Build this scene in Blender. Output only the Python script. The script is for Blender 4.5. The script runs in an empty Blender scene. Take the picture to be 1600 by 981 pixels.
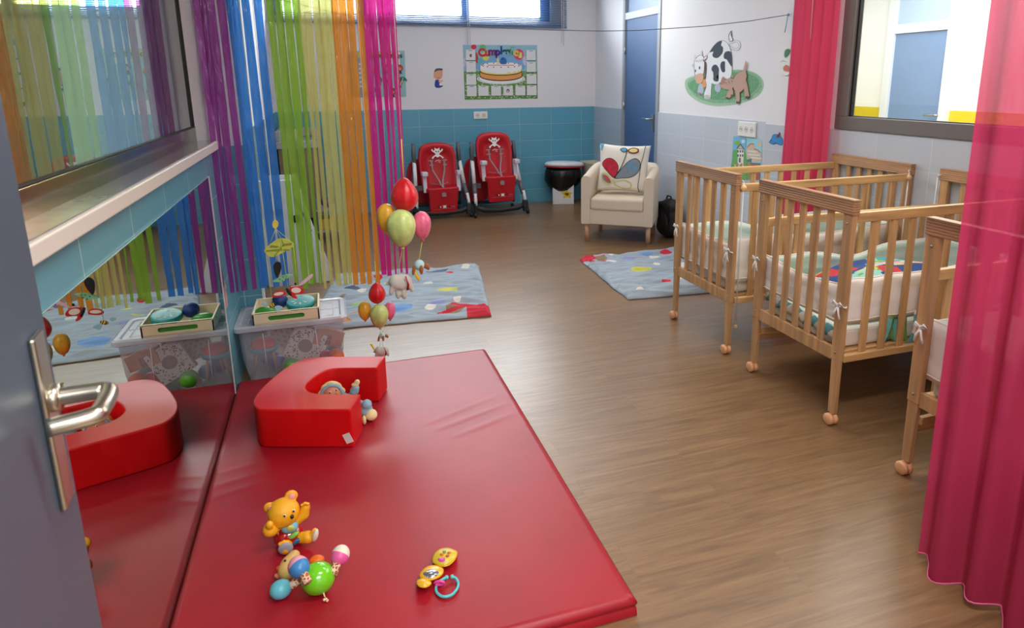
import bpy, bmesh, math, random
from mathutils import Vector, Matrix, Euler, noise
from math import sin, cos, pi, radians as D2R
sc = bpy.context.scene
COL = sc.collection
rnd = random.Random(7)
# ------------------------------------------------------------ camera model (photo 1600x981)
F = 1042.0955; PITCH = .2290; YAW = .3285; ROLL = -.0055; CZ = 1.4748; CX = 871.21; CY = 369.41
FW = Vector((sin(YAW)*cos(PITCH), cos(YAW)*cos(PITCH), -sin(PITCH)))
_r0 = Vector((cos(YAW), -sin(YAW), 0)); _u0 = _r0.cross(FW)
RT = cos(ROLL)*_r0 + sin(ROLL)*_u0; UP = -sin(ROLL)*_r0 + cos(ROLL)*_u0
CAM = Vector((0, 0, CZ))
def ray(px, py): return FW*F + RT*(px-CX) - UP*(py-CY)
def onX(px, py, X): v = ray(px, py); return CAM + v*(X/v.x)
def onY(px, py, Y): v = ray(px, py); return CAM + v*(Y/v.y)
def onZ(px, py, Z): v = ray(px, py); return CAM + v*((Z-CZ)/v.z)
XL, XR, YB, XC, ZT = -.517, 3.18, 7.90, 3.30, 1.165     # left wall, right wall, back wall, back corner, tile top
HC = 2.85
cam = bpy.data.cameras.new('camera'); co = bpy.data.objects.new('camera', cam); COL.objects.link(co)
m = Matrix((RT, UP, -FW)).transposed().to_4x4(); m.translation = CAM; co.matrix_world = m
cam.sensor_width = 36; cam.sensor_fit = 'HORIZONTAL'; cam.lens = F*36/1600
cam.shift_x = -(CX-800)/1600; cam.shift_y = (CY-490.5)/1600; cam.clip_start = .05
cam.dof.use_dof = True; cam.dof.focus_distance = 3.2; cam.dof.aperture_fstop = 8
sc.camera = co

# ------------------------------------------------------------ materials
def lin(c):
    return tuple(((v/255)/12.92 if v/255 <= .04045 else ((v/255+.055)/1.055)**2.4) for v in c[:3]) + (1,)
MATS = {}
def M(name, rgb=(200,200,200), rough=.5, metal=0, spec=.5, var=0, vscale=8, bump=0, bscale=60, trans=0, sheen=0, coat=0, emis=0, stretch=None, alpha=None, sss=0):
    if name in MATS: return MATS[name]
    mt = bpy.data.materials.new(name); mt.use_nodes = True; MATS[name] = mt
    nt = mt.node_tree; b = nt.nodes['Principled BSDF']
    b.inputs['Base Color'].default_value = lin(rgb); b.inputs['Roughness'].default_value = rough
    b.inputs['Metallic'].default_value = metal; b.inputs['Specular IOR Level'].default_value = spec
    if sheen: b.inputs['Sheen Weight'].default_value = sheen
    if coat: b.inputs['Coat Weight'].default_value = coat; b.inputs['Coat Roughness'].default_value = .15
    if sss: b.inputs['Subsurface Weight'].default_value = sss; b.inputs['Subsurface Radius'].default_value = (.01,.006,.004)
    if var or bump:
        tc = nt.nodes.new('ShaderNodeTexCoord'); mp = nt.nodes.new('ShaderNodeMapping'); nt.links.new(tc.outputs['Object'], mp.inputs[0])
        if stretch: mp.inputs['Scale'].default_value = stretch
    if var:
        n = nt.nodes.new('ShaderNodeTexNoise'); n.inputs['Scale'].default_value = vscale; n.inputs['Detail'].default_value = 5
        nt.links.new(mp.outputs[0], n.inputs['Vector'])
        r = nt.nodes.new('ShaderNodeValToRGB'); a = tuple(max(0, v*(1-var)) for v in rgb); c = tuple(min(255, v*(1+var*.6)) for v in rgb)
        r.color_ramp.elements[0].position = .3; r.color_ramp.elements[1].position = .7
        r.color_ramp.elements[0].color = lin(a); r.color_ramp.elements[1].color = lin(c)
        nt.links.new(n.outputs[0], r.inputs[0]); nt.links.new(r.outputs[0], b.inputs['Base Color'])
    if bump:
        n2 = nt.nodes.new('ShaderNodeTexNoise'); n2.inputs['Scale'].default_value = bscale; n2.inputs['Detail'].default_value = 3
        nt.links.new(mp.outputs[0], n2.inputs['Vector'])
        bp = nt.nodes.new('ShaderNodeBump'); bp.inputs['Strength'].default_value = bump; bp.inputs['Distance'].default_value = .004
        nt.links.new(n2.outputs[0], bp.inputs['Height']); nt.links.new(bp.outputs[0], b.inputs['Normal'])
    if alpha is not None:   # clear plastic: part see-through, part surface
        out = nt.nodes['Material Output']; t = nt.nodes.new('ShaderNodeBsdfTransparent'); t.inputs[0].default_value = lin(trans or rgb)
        mx = nt.nodes.new('ShaderNodeMixShader'); mx.inputs[0].default_value = alpha
        nt.links.new(t.outputs[0], mx.inputs[1]); nt.links.new(b.outputs[0], mx.inputs[2]); nt.links.new(mx.outputs[0], out.inputs[0])
    return mt
def tile_mat(name, axis, off, rgb, grout, rough=.25):
    mt = bpy.data.materials.new(name); mt.use_nodes = True; nt = mt.node_tree; b = nt.nodes['Principled BSDF']; L = nt.links.new
    g = nt.nodes.new('ShaderNodeNewGeometry'); s = nt.nodes.new('ShaderNodeSeparateXYZ'); L(g.outputs['Position'], s.inputs[0])
    a1 = nt.nodes.new('ShaderNodeMath'); a1.operation = 'SUBTRACT'; L(s.outputs[axis], a1.inputs[0]); a1.inputs[1].default_value = off-40
    a2 = nt.nodes.new('ShaderNodeMath'); a2.operation = 'SUBTRACT'; L(s.outputs[2], a2.inputs[0]); a2.inputs[1].default_value = ZT-40
    c = nt.nodes.new('ShaderNodeCombineXYZ'); L(a1.outputs[0], c.inputs[0]); L(a2.outputs[0], c.inputs[1])
    br = nt.nodes.new('ShaderNodeTexBrick'); br.offset = 0; br.inputs['Scale'].default_value = 1
    br.inputs['Brick Width'].default_value = .4; br.inputs['Row Height'].default_value = .2; br.inputs['Mortar Size'].default_value = .0022
    br.inputs['Mortar Smooth'].default_value = .2; br.inputs['Bias'].default_value = 0
    br.inputs['Color1'].default_value = lin(rgb); br.inputs['Color2'].default_value = lin(tuple(v*.97 for v in rgb)); br.inputs['Mortar'].default_value = lin(grout)
    L(c.outputs[0], br.inputs['Vector']); L(br.outputs['Color'], b.inputs['Base Color'])
    bp = nt.nodes.new('ShaderNodeBump'); bp.invert = True; bp.inputs['Strength'].default_value = .6; bp.inputs['Distance'].default_value = .002
    L(br.outputs['Fac'], bp.inputs['Height']); L(bp.outputs[0], b.inputs['Normal'])
    b.inputs['Roughness'].default_value = rough
    return mt
def floor_mat():
    mt = bpy.data.materials.new('oak_laminate'); mt.use_nodes = True; nt = mt.node_tree; b = nt.nodes['Principled BSDF']; L = nt.links.new
    g = nt.nodes.new('ShaderNodeNewGeometry'); mp = nt.nodes.new('ShaderNodeMapping'); L(g.outputs['Position'], mp.inputs[0])
    mp.inputs['Location'].default_value = (30, 30, 0)
    br = nt.nodes.new('ShaderNodeTexBrick'); br.offset = .37; br.inputs['Scale'].default_value = 1
    br.inputs['Brick Width'].default_value = 1.25; br.inputs['Row Height'].default_value = .19; br.inputs['Mortar Size'].default_value = .0010
    br.inputs['Mortar Smooth'].default_value = .6; br.inputs['Color1'].default_value = (0,0,0,1); br.inputs['Color2'].default_value = (1,1,1,1)
    br.inputs['Mortar'].default_value = (.2,.2,.2,1); L(mp.outputs[0], br.inputs['Vector'])
    mp2 = nt.nodes.new('ShaderNodeMapping'); mp2.inputs['Scale'].default_value = (1.1, 16, 1); L(g.outputs['Position'], mp2.inputs[0])
    add = nt.nodes.new('ShaderNodeVectorMath'); add.operation = 'ADD'; L(mp2.outputs[0], add.inputs[0])
    sc_ = nt.nodes.new('ShaderNodeVectorMath'); sc_.operation = 'SCALE'; sc_.inputs[3].default_value = 7.3; L(br.outputs['Color'], sc_.inputs[0]); L(sc_.outputs[0], add.inputs[1])
    n = nt.nodes.new('ShaderNodeTexNoise'); n.inputs['Scale'].default_value = 2.2; n.inputs['Detail'].default_value = 8; n.inputs['Distortion'].default_value = 1.2; L(add.outputs[0], n.inputs['Vector'])
    n3 = nt.nodes.new('ShaderNodeTexNoise'); n3.inputs['Scale'].default_value = 14; n3.inputs['Detail'].default_value = 6; L(add.outputs[0], n3.inputs['Vector'])
    r = nt.nodes.new('ShaderNodeValToRGB'); e = r.color_ramp.elements; e[0].position = .3; e[0].color = lin((120,91,61)); e[1].position = .72; e[1].color = lin((152,120,83))
    x = r.color_ramp.elements.new(.5); x.color = lin((138,106,72)); L(n.outputs[0], r.inputs[0])
    mx = nt.nodes.new('ShaderNodeMix'); mx.data_type = 'RGBA'; mx.blend_type = 'MULTIPLY'; mx.inputs[0].default_value = .35
    r3 = nt.nodes.new('ShaderNodeValToRGB'); r3.color_ramp.elements[0].position = .35; r3.color_ramp.elements[0].color = (.72,.70,.68,1); r3.color_ramp.elements[1].position = .6; L(n3.outputs[0], r3.inputs[0])
    L(r.outputs[0], mx.inputs[6]); L(r3.outputs[0], mx.inputs[7])
    r2 = nt.nodes.new('ShaderNodeValToRGB'); r2.color_ramp.elements[0].color = (.86,.86,.86,1); L(br.outputs['Color'], r2.inputs[0])
    m2 = nt.nodes.new('ShaderNodeMix'); m2.data_type = 'RGBA'; m2.blend_type = 'MULTIPLY'; m2.inputs[0].default_value = 1; L(mx.outputs[2], m2.inputs[6]); L(r2.outputs[0], m2.inputs[7])
    m3 = nt.nodes.new('ShaderNodeMix'); m3.data_type = 'RGBA'; m3.inputs[7].default_value = lin((110,82,54)); L(m2.outputs[2], m3.inputs[6]); 
    mm = nt.nodes.new('ShaderNodeMath'); mm.operation = 'MULTIPLY'; mm.inputs[1].default_value = .45; L(br.outputs['Fac'], mm.inputs[0]); L(mm.outputs[0], m3.inputs[0])
    L(m3.outputs[2], b.inputs['Base Color'])
    b.inputs['Roughness'].default_value = .33; b.inputs['Specular IOR Level'].default_value = .85
    bp = nt.nodes.new('ShaderNodeBump'); bp.inputs['Strength'].default_value = .12; bp.inputs['Distance'].default_value = .002; L(n3.outputs[0], bp.inputs['Height']); L(bp.outputs[0], b.inputs['Normal'])
    return mt
def wood(name, rgb, rough=.4, axis='z'):
    st = {'z': (14,14,1.2), 'x': (1.2,14,14), 'y': (14,1.2,14)}[axis]
    return M(name, rgb, rough, var=.16, vscale=2.2, stretch=st)
def fresnel(nt, ior):     # same reflectance from both sides of a thin sheet
    fr = nt.nodes.new('ShaderNodeFresnel'); g = nt.nodes.new('ShaderNodeNewGeometry'); mr = nt.nodes.new('ShaderNodeMapRange')
    mr.inputs[3].default_value = ior; mr.inputs[4].default_value = 1/ior; nt.links.new(g.outputs['Backfacing'], mr.inputs[0]); nt.links.new(mr.outputs[0], fr.inputs[0]); return fr
def film(name, rgb, dens=.62):     # coloured foil: see-through tint + glossy surface
    mt = bpy.data.materials.new(name); mt.use_nodes = True; nt = mt.node_tree; nt.nodes.remove(nt.nodes['Principled BSDF']); L = nt.links.new
    out = nt.nodes['Material Output']; t = nt.nodes.new('ShaderNodeBsdfTransparent'); t.inputs[0].default_value = lin(rgb)
    d = nt.nodes.new('ShaderNodeBsdfDiffuse'); d.inputs[0].default_value = lin(rgb)
    tr = nt.nodes.new('ShaderNodeBsdfTranslucent'); tr.inputs[0].default_value = lin(rgb)
    g = nt.nodes.new('ShaderNodeBsdfGlossy'); g.inputs['Roughness'].default_value = .10; g.inputs[0].default_value = (1,1,1,1)
    tc = nt.nodes.new('ShaderNodeTexCoord'); mp = nt.nodes.new('ShaderNodeMapping'); mp.inputs['Scale'].default_value = (45,45,5); L(tc.outputs['Object'], mp.inputs[0])
    nz = nt.nodes.new('ShaderNodeTexNoise'); nz.inputs['Scale'].default_value = 1; nz.inputs['Detail'].default_value = 1; nz.inputs['Distortion'].default_value = 1.5; L(mp.outputs[0], nz.inputs['Vector'])
    bp = nt.nodes.new('ShaderNodeBump'); bp.inputs['Strength'].default_value = 1; bp.inputs['Distance'].default_value = .02; L(nz.outputs[0], bp.inputs['Height']); L(bp.outputs[0], g.inputs['Normal'])
    a = nt.nodes.new('ShaderNodeMixShader'); a.inputs[0].default_value = .45; L(d.outputs[0], a.inputs[1]); L(tr.outputs[0], a.inputs[2])
    b = nt.nodes.new('ShaderNodeMixShader'); b.inputs[0].default_value = dens; L(t.outputs[0], b.inputs[1]); L(a.outputs[0], b.inputs[2])
    fr = fresnel(nt, 1.45)
    c = nt.nodes.new('ShaderNodeMixShader'); L(fr.outputs[0], c.inputs[0]); L(b.outputs[0], c.inputs[1]); L(g.outputs[0], c.inputs[2]); L(c.outputs[0], out.inputs[0])
    return mt
def sheer(name, rgb, see=.2):      # thin woven curtain: diffuse + light shining through + small see-through share
    mt = bpy.data.materials.new(name); mt.use_nodes = True; nt = mt.node_tree; nt.nodes.remove(nt.nodes['Principled BSDF']); L = nt.links.new
    out = nt.nodes['Material Output']; t = nt.nodes.new('ShaderNodeBsdfTransparent'); t.inputs[0].default_value = lin((255,190,205))
    d = nt.nodes.new('ShaderNodeBsdfDiffuse'); d.inputs[0].default_value = lin(rgb)
    tr = nt.nodes.new('ShaderNodeBsdfTranslucent'); tr.inputs[0].default_value = lin(rgb)
    a = nt.nodes.new('ShaderNodeMixShader'); a.inputs[0].default_value = .4; L(d.outputs[0], a.inputs[1]); L(tr.outputs[0], a.inputs[2])
    tc = nt.nodes.new('ShaderNodeTexCoord'); mp = nt.nodes.new('ShaderNodeMapping'); mp.inputs['Scale'].default_value = (90,90,4); L(tc.outputs['Object'], mp.inputs[0])
    n = nt.nodes.new('ShaderNodeTexNoise'); n.inputs['Scale'].default_value = 1.; n.inputs['Detail'].default_value = 2; L(mp.outputs[0], n.inputs['Vector'])
    ma = nt.nodes.new('ShaderNodeMapRange'); ma.inputs[3].default_value = 1-see-.06; ma.inputs[4].default_value = 1-see+.06; L(n.outputs[0], ma.inputs[0])
    b = nt.nodes.new('ShaderNodeMixShader'); L(ma.outputs[0], b.inputs[0]); L(t.outputs[0], b.inputs[1]); L(a.outputs[0], b.inputs[2]); L(b.outputs[0], out.inputs[0])
    return mt
def mirror_mat(name, rgb=(225,232,228), rough=.0):
    mt = bpy.data.materials.new(name); mt.use_nodes = True; b = mt.node_tree.nodes['Principled BSDF']
    b.inputs['Base Color'].default_value = lin(rgb); b.inputs['Metallic'].default_value = 1; b.inputs['Roughness'].default_value = rough
    return mt
def glass_mat(name, tint=(235,245,240), refl=0., ior=1.5):
    mt = bpy.data.materials.new(name); mt.use_nodes = True; nt = mt.node_tree; nt.nodes.remove(nt.nodes['Principled BSDF']); L = nt.links.new
    out = nt.nodes['Material Output']; t = nt.nodes.new('ShaderNodeBsdfTransparent'); t.inputs[0].default_value = lin(tint)
    g = nt.nodes.new('ShaderNodeBsdfGlossy'); g.inputs['Roughness'].default_value = 0.0; fr = fresnel(nt, ior)
    ma = nt.nodes.new('ShaderNodeMapRange'); ma.inputs[3].default_value = refl; ma.inputs[4].default_value = 1; L(fr.outputs[0], ma.inputs[0])
    c = nt.nodes.new('ShaderNodeMixShader'); L(ma.outputs[0], c.inputs[0]); L(t.outputs[0], c.inputs[1]); L(g.outputs[0], c.inputs[2]); L(c.outputs[0], out.inputs[0])
    return mt
def emit(name, rgb, s):
    mt = bpy.data.materials.new(name); mt.use_nodes = True; b = mt.node_tree.nodes['Principled BSDF']
    b.inputs['Base Color'].default_value = lin(rgb); b.inputs['Emission Color'].default_value = lin(rgb); b.inputs['Emission Strength'].default_value = s
    return mt

# ------------------------------------------------------------ geometry helpers
def thing(name, label, cat, loc=(0,0,0), rotz=0, group=None):
    o = bpy.data.objects.new(name, None); COL.objects.link(o); o.empty_display_size = .05
    o.location = loc; o.rotation_euler = (0,0,rotz); o['label'] = label; o['category'] = cat
    if group: o['group'] = group
    return o
def tag(o, label, cat, group=None, kind=None):
    o['label'] = label; o['category'] = cat
    if group: o['group'] = group
    if kind: o['kind'] = kind
    return o
def obj(name, bm, mats, parent=None, smooth=False, bevel=0, sub=0, bseg=2, remesh=0, solid=0, smoothmod=0, label=None):
    if isinstance(bm, bpy.types.Mesh): me = bm
    else:
        if not smooth or bevel: pass
        bmesh.ops.recalc_face_normals(bm, faces=bm.faces) if getattr(bm, 'fixn', True) else None
        me = bpy.data.meshes.new(name); bm.to_mesh(me); bm.free()
    if not isinstance(mats, (list, tuple)): mats = [mats]
    for x in mats: me.materials.append(x)
    if smooth: me.shade_smooth()
    o = bpy.data.objects.new(name, me); COL.objects.link(o)
    if parent: o.parent = parent
    if remesh:
        r = o.modifiers.new('r', 'REMESH'); r.mode = 'VOXEL'; r.voxel_size = remesh; r.use_smooth_shade = True
        s = o.modifiers.new('s', 'SMOOTH'); s.iterations = smoothmod or 4; s.factor = .6
    if solid: s = o.modifiers.new('t', 'SOLIDIFY'); s.thickness = solid; s.offset = 0
    if bevel: b = o.modifiers.new('b', 'BEVEL'); b.width = bevel; b.segments = bseg; b.limit_method = 'ANGLE'; b.angle_limit = .6; b.harden_normals = False
    if sub: s = o.modifiers.new('u', 'SUBSURF'); s.levels = sub; s.render_levels = sub
    if label: o['label'] = label
    return o
def B(): return bmesh.new()
def box(bm, c, s, rot=None, mi=0):
    mt = Matrix.Translation(c) @ ((rot.to_matrix() if isinstance(rot, Euler) else (rot or Matrix.Identity(3))).to_4x4()) @ Matrix.Diagonal((*s, 1))
    r = bmesh.ops.create_cube(bm, size=1, matrix=mt)
    if mi:
        for v in r['verts']:
            for f in v.link_faces: f.material_index = mi
    return r['verts']
def bxa(bm, x0, x1, y0, y1, z0, z1, mi=0): return box(bm, ((x0+x1)/2, (y0+y1)/2, (z0+z1)/2), (abs(x1-x0), abs(y1-y0), abs(z1-z0)), mi=mi)
def ell(bm, c, r, rot=None, seg=20, mi=0):
    if not hasattr(r, '__len__'): r = (r, r, r)
    mt = Matrix.Translation(c) @ ((rot.to_matrix() if isinstance(rot, Euler) else (rot or Matrix.Identity(3))).to_4x4()) @ Matrix.Diagonal((*r, 1))
    q = bmesh.ops.create_uvsphere(bm, u_segments=seg, v_segments=max(8, seg//2+2), radius=1, matrix=mt)
    for v in q['verts']:
        for f in v.link_faces: f.material_index = mi; f.smooth = True
def frame_at(d, up=Vector((0,0,1))):
    d = d.normalized(); a = d.cross(up)
    if a.length < 1e-4: a = d.cross(Vector((1,0,0)))
    a.normalize(); return a, a.cross(d).normalized()
def tube(bm, pts, r, n=10, cap=True, mi=0, flat=1, up=Vector((0,0,1))):
    pts = [Vector(p) for p in pts]; N = len(pts); rs = r if hasattr(r, '__len__') else [r]*N; rings = []
    for i, p in enumerate(pts):
        d = (pts[min(i+1, N-1)]-pts[max(i-1, 0)]); a, b = frame_at(d, up)
        rings.append([bm.verts.new(p + a*(cos(2*pi*k/n)*rs[i]) + b*(sin(2*pi*k/n)*rs[i]*flat)) for k in range(n)])
    fs = []
    for i in range(N-1):
        for k in range(n): fs.append(bm.faces.new((rings[i][k], rings[i][(k+1)%n], rings[i+1][(k+1)%n], rings[i+1][k])))
    if cap: fs.append(bm.faces.new(rings[0][::-1])); fs.append(bm.faces.new(rings[-1]))
    for f in fs: f.material_index = mi; f.smooth = len(f.verts) == 4
def cyl(bm, p0, p1, r, n=20, mi=0, r1=None): tube(bm, [p0, p1], [r, r if r1 is None else r1], n, mi=mi)
def lathe(bm, prof, n=28, mt=None, mi=0, scale=(1,1)):
    mt = mt or Matrix.Identity(4); rings = []
    for (r, z) in prof: rings.append([bm.verts.new(mt @ Vector((cos(2*pi*k/n)*r*scale[0], sin(2*pi*k/n)*r*scale[1], z))) for k in range(n)])
    for i in range(len(rings)-1):
        for k in range(n):
            f = bm.faces.new((rings[i][k], rings[i][(k+1)%n], rings[i+1][(k+1)%n], rings[i+1][k])); f.smooth = True; f.material_index = mi
    for rg, p in ((rings[0], prof[0]), (rings[-1], prof[-1])):
        if p[0] > 1e-4: f = bm.faces.new(rg if rg is rings[-1] else rg[::-1]); f.material_index = mi
    bmesh.ops.remove_doubles(bm, verts=[v for rg in (rings[0], rings[-1]) for v in rg], dist=1e-5)
def prism(bm, pts, z0, z1, mt=None, mi=0):
    mt = mt or Matrix.Identity(4)
    a = [bm.verts.new(mt @ Vector((x, y, z0))) for x, y in pts]; b = [bm.verts.new(mt @ Vector((x, y, z1))) for x, y in pts]; n = len(pts)
    fs = [bm.faces.new(a[::-1]), bm.faces.new(b)]
    for i in range(n): fs.append(bm.faces.new((a[i], a[(i+1)%n], b[(i+1)%n], b[i])))
    for f in fs: f.material_index = mi
def catmull(P, closed=True, k=6):
    out = []; n = len(P)
    rng = range(n) if closed else range(n-1)
    for i in rng:
        g = (lambda j: P[j % n]) if closed else (lambda j: P[min(max(j, 0), n-1)])
        p0, p1, p2, p3 = (Vector(g(i-1)), Vector(g(i)), Vector(g(i+1)), Vector(g(i+2)))
        for s in range(k):
            t = s/k; out.append(.5*((2*p1) + (p2-p0)*t + (2*p0-5*p1+4*p2-p3)*t*t + (3*p1-p0-3*p2+p3)*t**3))
    if not closed: out.append(Vector(P[-1]))
    return out
def arc(cx, cy, rx, ry, a0=0, a1=360, n=24, rot=0):
    o = []; cr, sr = cos(D2R(rot)), sin(D2R(rot))
    full = abs(a1-a0) >= 360
    for i in range(n if full else n+1):
        t = D2R(a0+(a1-a0)*i/n); x, y = rx*cos(t), ry*sin(t); o.append((cx+x*cr-y*sr, cy+x*sr+y*cr))
    return o
def rrect(x0, y0, x1, y1, r, n=5):
    o = []
    for cx, cy, a in ((x1-r, y1-r, 0), (x0+r, y1-r, 90), (x0+r, y0+r, 180), (x1-r, y0+r, 270)):
        o += [(cx+r*cos(D2R(a+90*i/n)), cy+r*sin(D2R(a+90*i/n))) for i in range(n+1)]
    return o
def stroke2(P, w, closed=False):
    P = [Vector(p) for p in P]; n = len(P); L_, R_ = [], []
    for i in range(n):
        a, b = (P[(i-1) % n], P[(i+1) % n]) if closed else (P[max(i-1, 0)], P[min(i+1, n-1)])
        d = (b-a).normalized() if (b-a).length else Vector((1,0)); q = Vector((-d.y, d.x))
        wi = (w[i] if hasattr(w, '__len__') else w)/2; L_.append(P[i]+q*wi); R_.append(P[i]-q*wi)
    return L_, R_
class Art:
    """flat printed shapes lying on a surface: f maps drawing units to a point, nrm is the outward normal"""
    def __init__(s, f, nrm, step=.0002): s.bm = B(); s.f = f; s.n = Vector(nrm); s.k = 1; s.step = step; s.mats = []; s.hold = False
    def mi(s, m):
        if m not in s.mats: s.mats.append(m)
        return s.mats.index(m)
    def P(s, p): return s.f(p[0], p[1]) + s.n*(s.k*s.step)
    def poly(s, pts, m, raise_=True):
        vs = [s.bm.verts.new(s.P(p)) for p in pts]
        f = s.bm.faces.new(vs); f.material_index = s.mi(m)
        if len(vs) > 4: bmesh.ops.triangulate(s.bm, faces=[f])
        if raise_ and not s.hold: s.k += 1
    def blob(s, pts, m, k=5): s.poly([tuple(p) for p in catmull(pts, True, k)], m)
    def line(s, pts, w, m, smooth=False, closed=False):
        if smooth: pts = catmull(pts, closed, 5)
        L_, R_ = stroke2(pts, w, closed); n = len(L_); i_ = s.mi(m)
        a = [s.bm.verts.new(s.P(p)) for p in L_]; b = [s.bm.verts.new(s.P(p)) for p in R_]
        for i in range(n if closed else n-1): f = s.bm.faces.new((a[i], a[(i+1) % n], b[(i+1) % n], b[i])); f.material_index = i_
        if not s.hold: s.k += 1
    def dot(s, x, y, rx, ry, m, rot=0, n=16): s.poly(arc(x, y, rx, ry, n=n, rot=rot), m)
    def done(s, name, parent=None, label=None):
        s.bm.normal_update()
        for f in s.bm.faces:
            if f.normal.dot(s.n) < 0: f.normal_flip()
        me = bpy.data.meshes.new(name); s.bm.to_mesh(me); s.bm.free()
        for x in s.mats: me.materials.append(x)
        o = bpy.data.objects.new(name, me); COL.objects.link(o)
        if parent: o.parent = parent
        if label: o['label'] = label
        return o
def text(body, name, mat_, size, mw, parent=None, ext=.0003, bold=0):
    cu = bpy.data.curves.new(name, 'FONT'); cu.body = body; cu.size = size; cu.extrude = ext; cu.offset = bold; cu.align_x = 'CENTER'; cu.align_y = 'CENTER'
    cu.materials.append(mat_); o = bpy.data.objects.new(name, cu); COL.objects.link(o)
    o.matrix_world = mw
    bpy.context.view_layer.update(); me = bpy.data.meshes.new_from_object(o); bpy.data.objects.remove(o); me.materials.clear(); me.materials.append(mat_)
    o = bpy.data.objects.new(name, me); COL.objects.link(o); o.parent = parent; o.matrix_local = mw
    return o
def struct(name, bm, m, parent=None, **k):
    o = obj(name, bm, m, parent, **k)
    if parent is None: o['kind'] = 'structure'
    return o
def flatmat(nm, rgb, rough=.7): return M('print_'+nm, rgb, rough)
WHITE = flatmat('white', (235,236,236)); BLACK = flatmat('black', (28,28,32)); 

# ------------------------------------------------------------ the room
wallp = M('white_wall_paint', (226,226,230), .85, bump=.08, bscale=220)
wallc = M('ceiling_paint', (240,240,240), .9)
teal_b = tile_mat('teal_tile_back', 0, 1.0127, (98,168,194), (160,192,200))
teal_l = tile_mat('teal_tile_left', 1, 1.21, (98,160,178), (170,200,205))
white_r = tile_mat('white_tile_right', 1, 4.85, (198,206,216), (216,220,226), .3)
bm = B(); bxa(bm, -1.2, 6.3, -2.4, 8.3, -.1, 0); struct('floor', bm, floor_mat())
bm = B(); bxa(bm, -1.2, 6.3, -2.4, 8.3, HC, HC+.1); struct('ceiling', bm, wallc)
# back wall with the high window opening
WX0, WX1, WZ0, WZ1 = -.45, 2.62, 2.165, 2.74
bm = B()
bxa(bm, -.9, XC+.2, YB, YB+.25, 0, WZ0); bxa(bm, -.9, XC+.2, YB, YB+.25, WZ1, HC); bxa(bm, -.9, WX0, YB, YB+.25, WZ0, WZ1); bxa(bm, WX1, XC+.2, YB, YB+.25, WZ0, WZ1)
wb = struct('wall_back', bm, wallp)
bm = B(); bxa(bm, XL, XC, YB-.008, YB, 0, ZT); struct('tile_cladding', bm, teal_b, wb)
# left wall: recessed window from y=-.1 to 3.45, pier at 3.73
LY1 = 3.46; LZ0 = 1.21; LZ1 = 2.45; REC = .055
bm = B(); bxa(bm, XL-.2, XL, -2.4, YB, 0, LZ0-.0); bxa(bm, XL-.2, XL, -2.4, YB, LZ1, HC); bxa(bm, XL-.2, XL, LY1, YB, LZ0, LZ1); bxa(bm, XL-.2, XL, -2.4, .3, LZ0, LZ1)
wl = struct('wall_left', bm, wallp)
PY = 3.76; PX = -.40
bm = B(); bxa(bm, XL, XL+.006, -.1, PY, 0, ZT-.002); bxa(bm, XL, XL+.006, PY+.13, YB, 0, ZT-.002); struct('tile_cladding', bm, teal_l, wl)
bm = B(); bxa(bm, XL, PX, PY, PY+.12, 0, HC); pier = struct('wall_pier', bm, wallp)
bm = B(); bxa(bm, XL, PX+.006, PY-.007, PY, 0, ZT); struct('tile_cladding', bm, tile_mat('teal_tile_pier', 0, -.487, (104,166,186), (180,206,210)), pier)
bm = B(); bxa(bm, PX+.0, PX+.012, PY-.012, PY+.01, 0, ZT+.01); struct('edge_strip', bm, M('white_trim', (225,228,230), .4), pier)
# window in the left wall (glass, aluminium frame, sill)
alu = M('aluminium_frame', (196,198,192), .4, metal=.3)
bm = B(); g0 = XL-REC
bxa(bm, g0-.03, g0+.000, LY1-.016, LY1, LZ0, LZ1); bxa(bm, g0-.03, g0+.000, .3, LY1, LZ1-.05, LZ1)
wn1 = struct('window_1', bm, alu, bevel=.002)
bm = B(); bxa(bm, g0-.03, g0+.004, .3, LY1-.016, LZ0, LZ0+.068); struct('bottom_rail', bm, M('bronze_rail', (122,114,102), .14, metal=.75), wn1, bevel=.002)
bm = B(); bxa(bm, g0-.012, g0-.006, .3, LY1-.016, LZ0+.068, LZ1-.05); struct('glass_pane', bm, glass_mat('dim_glass', (190,204,196), .42, 1.9), wn1)
bm = B(); bxa(bm, XL-.06, XL+.022, .2, LY1+.0, LZ0-.030, LZ0+.005); struct('window_sill', bm, M('marble_sill', (150,152,146), .07, var=.06, vscale=20), wn1, bevel=.002)
bm = B(); bxa(bm, XL+.022, XL+.037, .2, LY1+.0, LZ0-.034, LZ0+.006); struct('sill_nosing', bm, M('white_nosing', (226,220,210), .3), wn1, bevel=.006, bseg=4)
bm = B(); bxa(bm, g0-.006, g0+.002, LY1-.022, LY1-.016, LZ0+.068, LZ1-.05); bxa(bm, g0-.006, g0+.005, .3, LY1-.016, LZ0+.068, LZ0+.071); struct('gasket', bm, M('black_rubber', (20,22,24), .6), wn1)
# dim room seen through the left glass
bm = B(); bxa(bm, -1.15, -1.10, .2, 3.6, .6, HC); struct('wall_beyond', bm, M('dim_wall', (190,200,196), .9))
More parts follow.
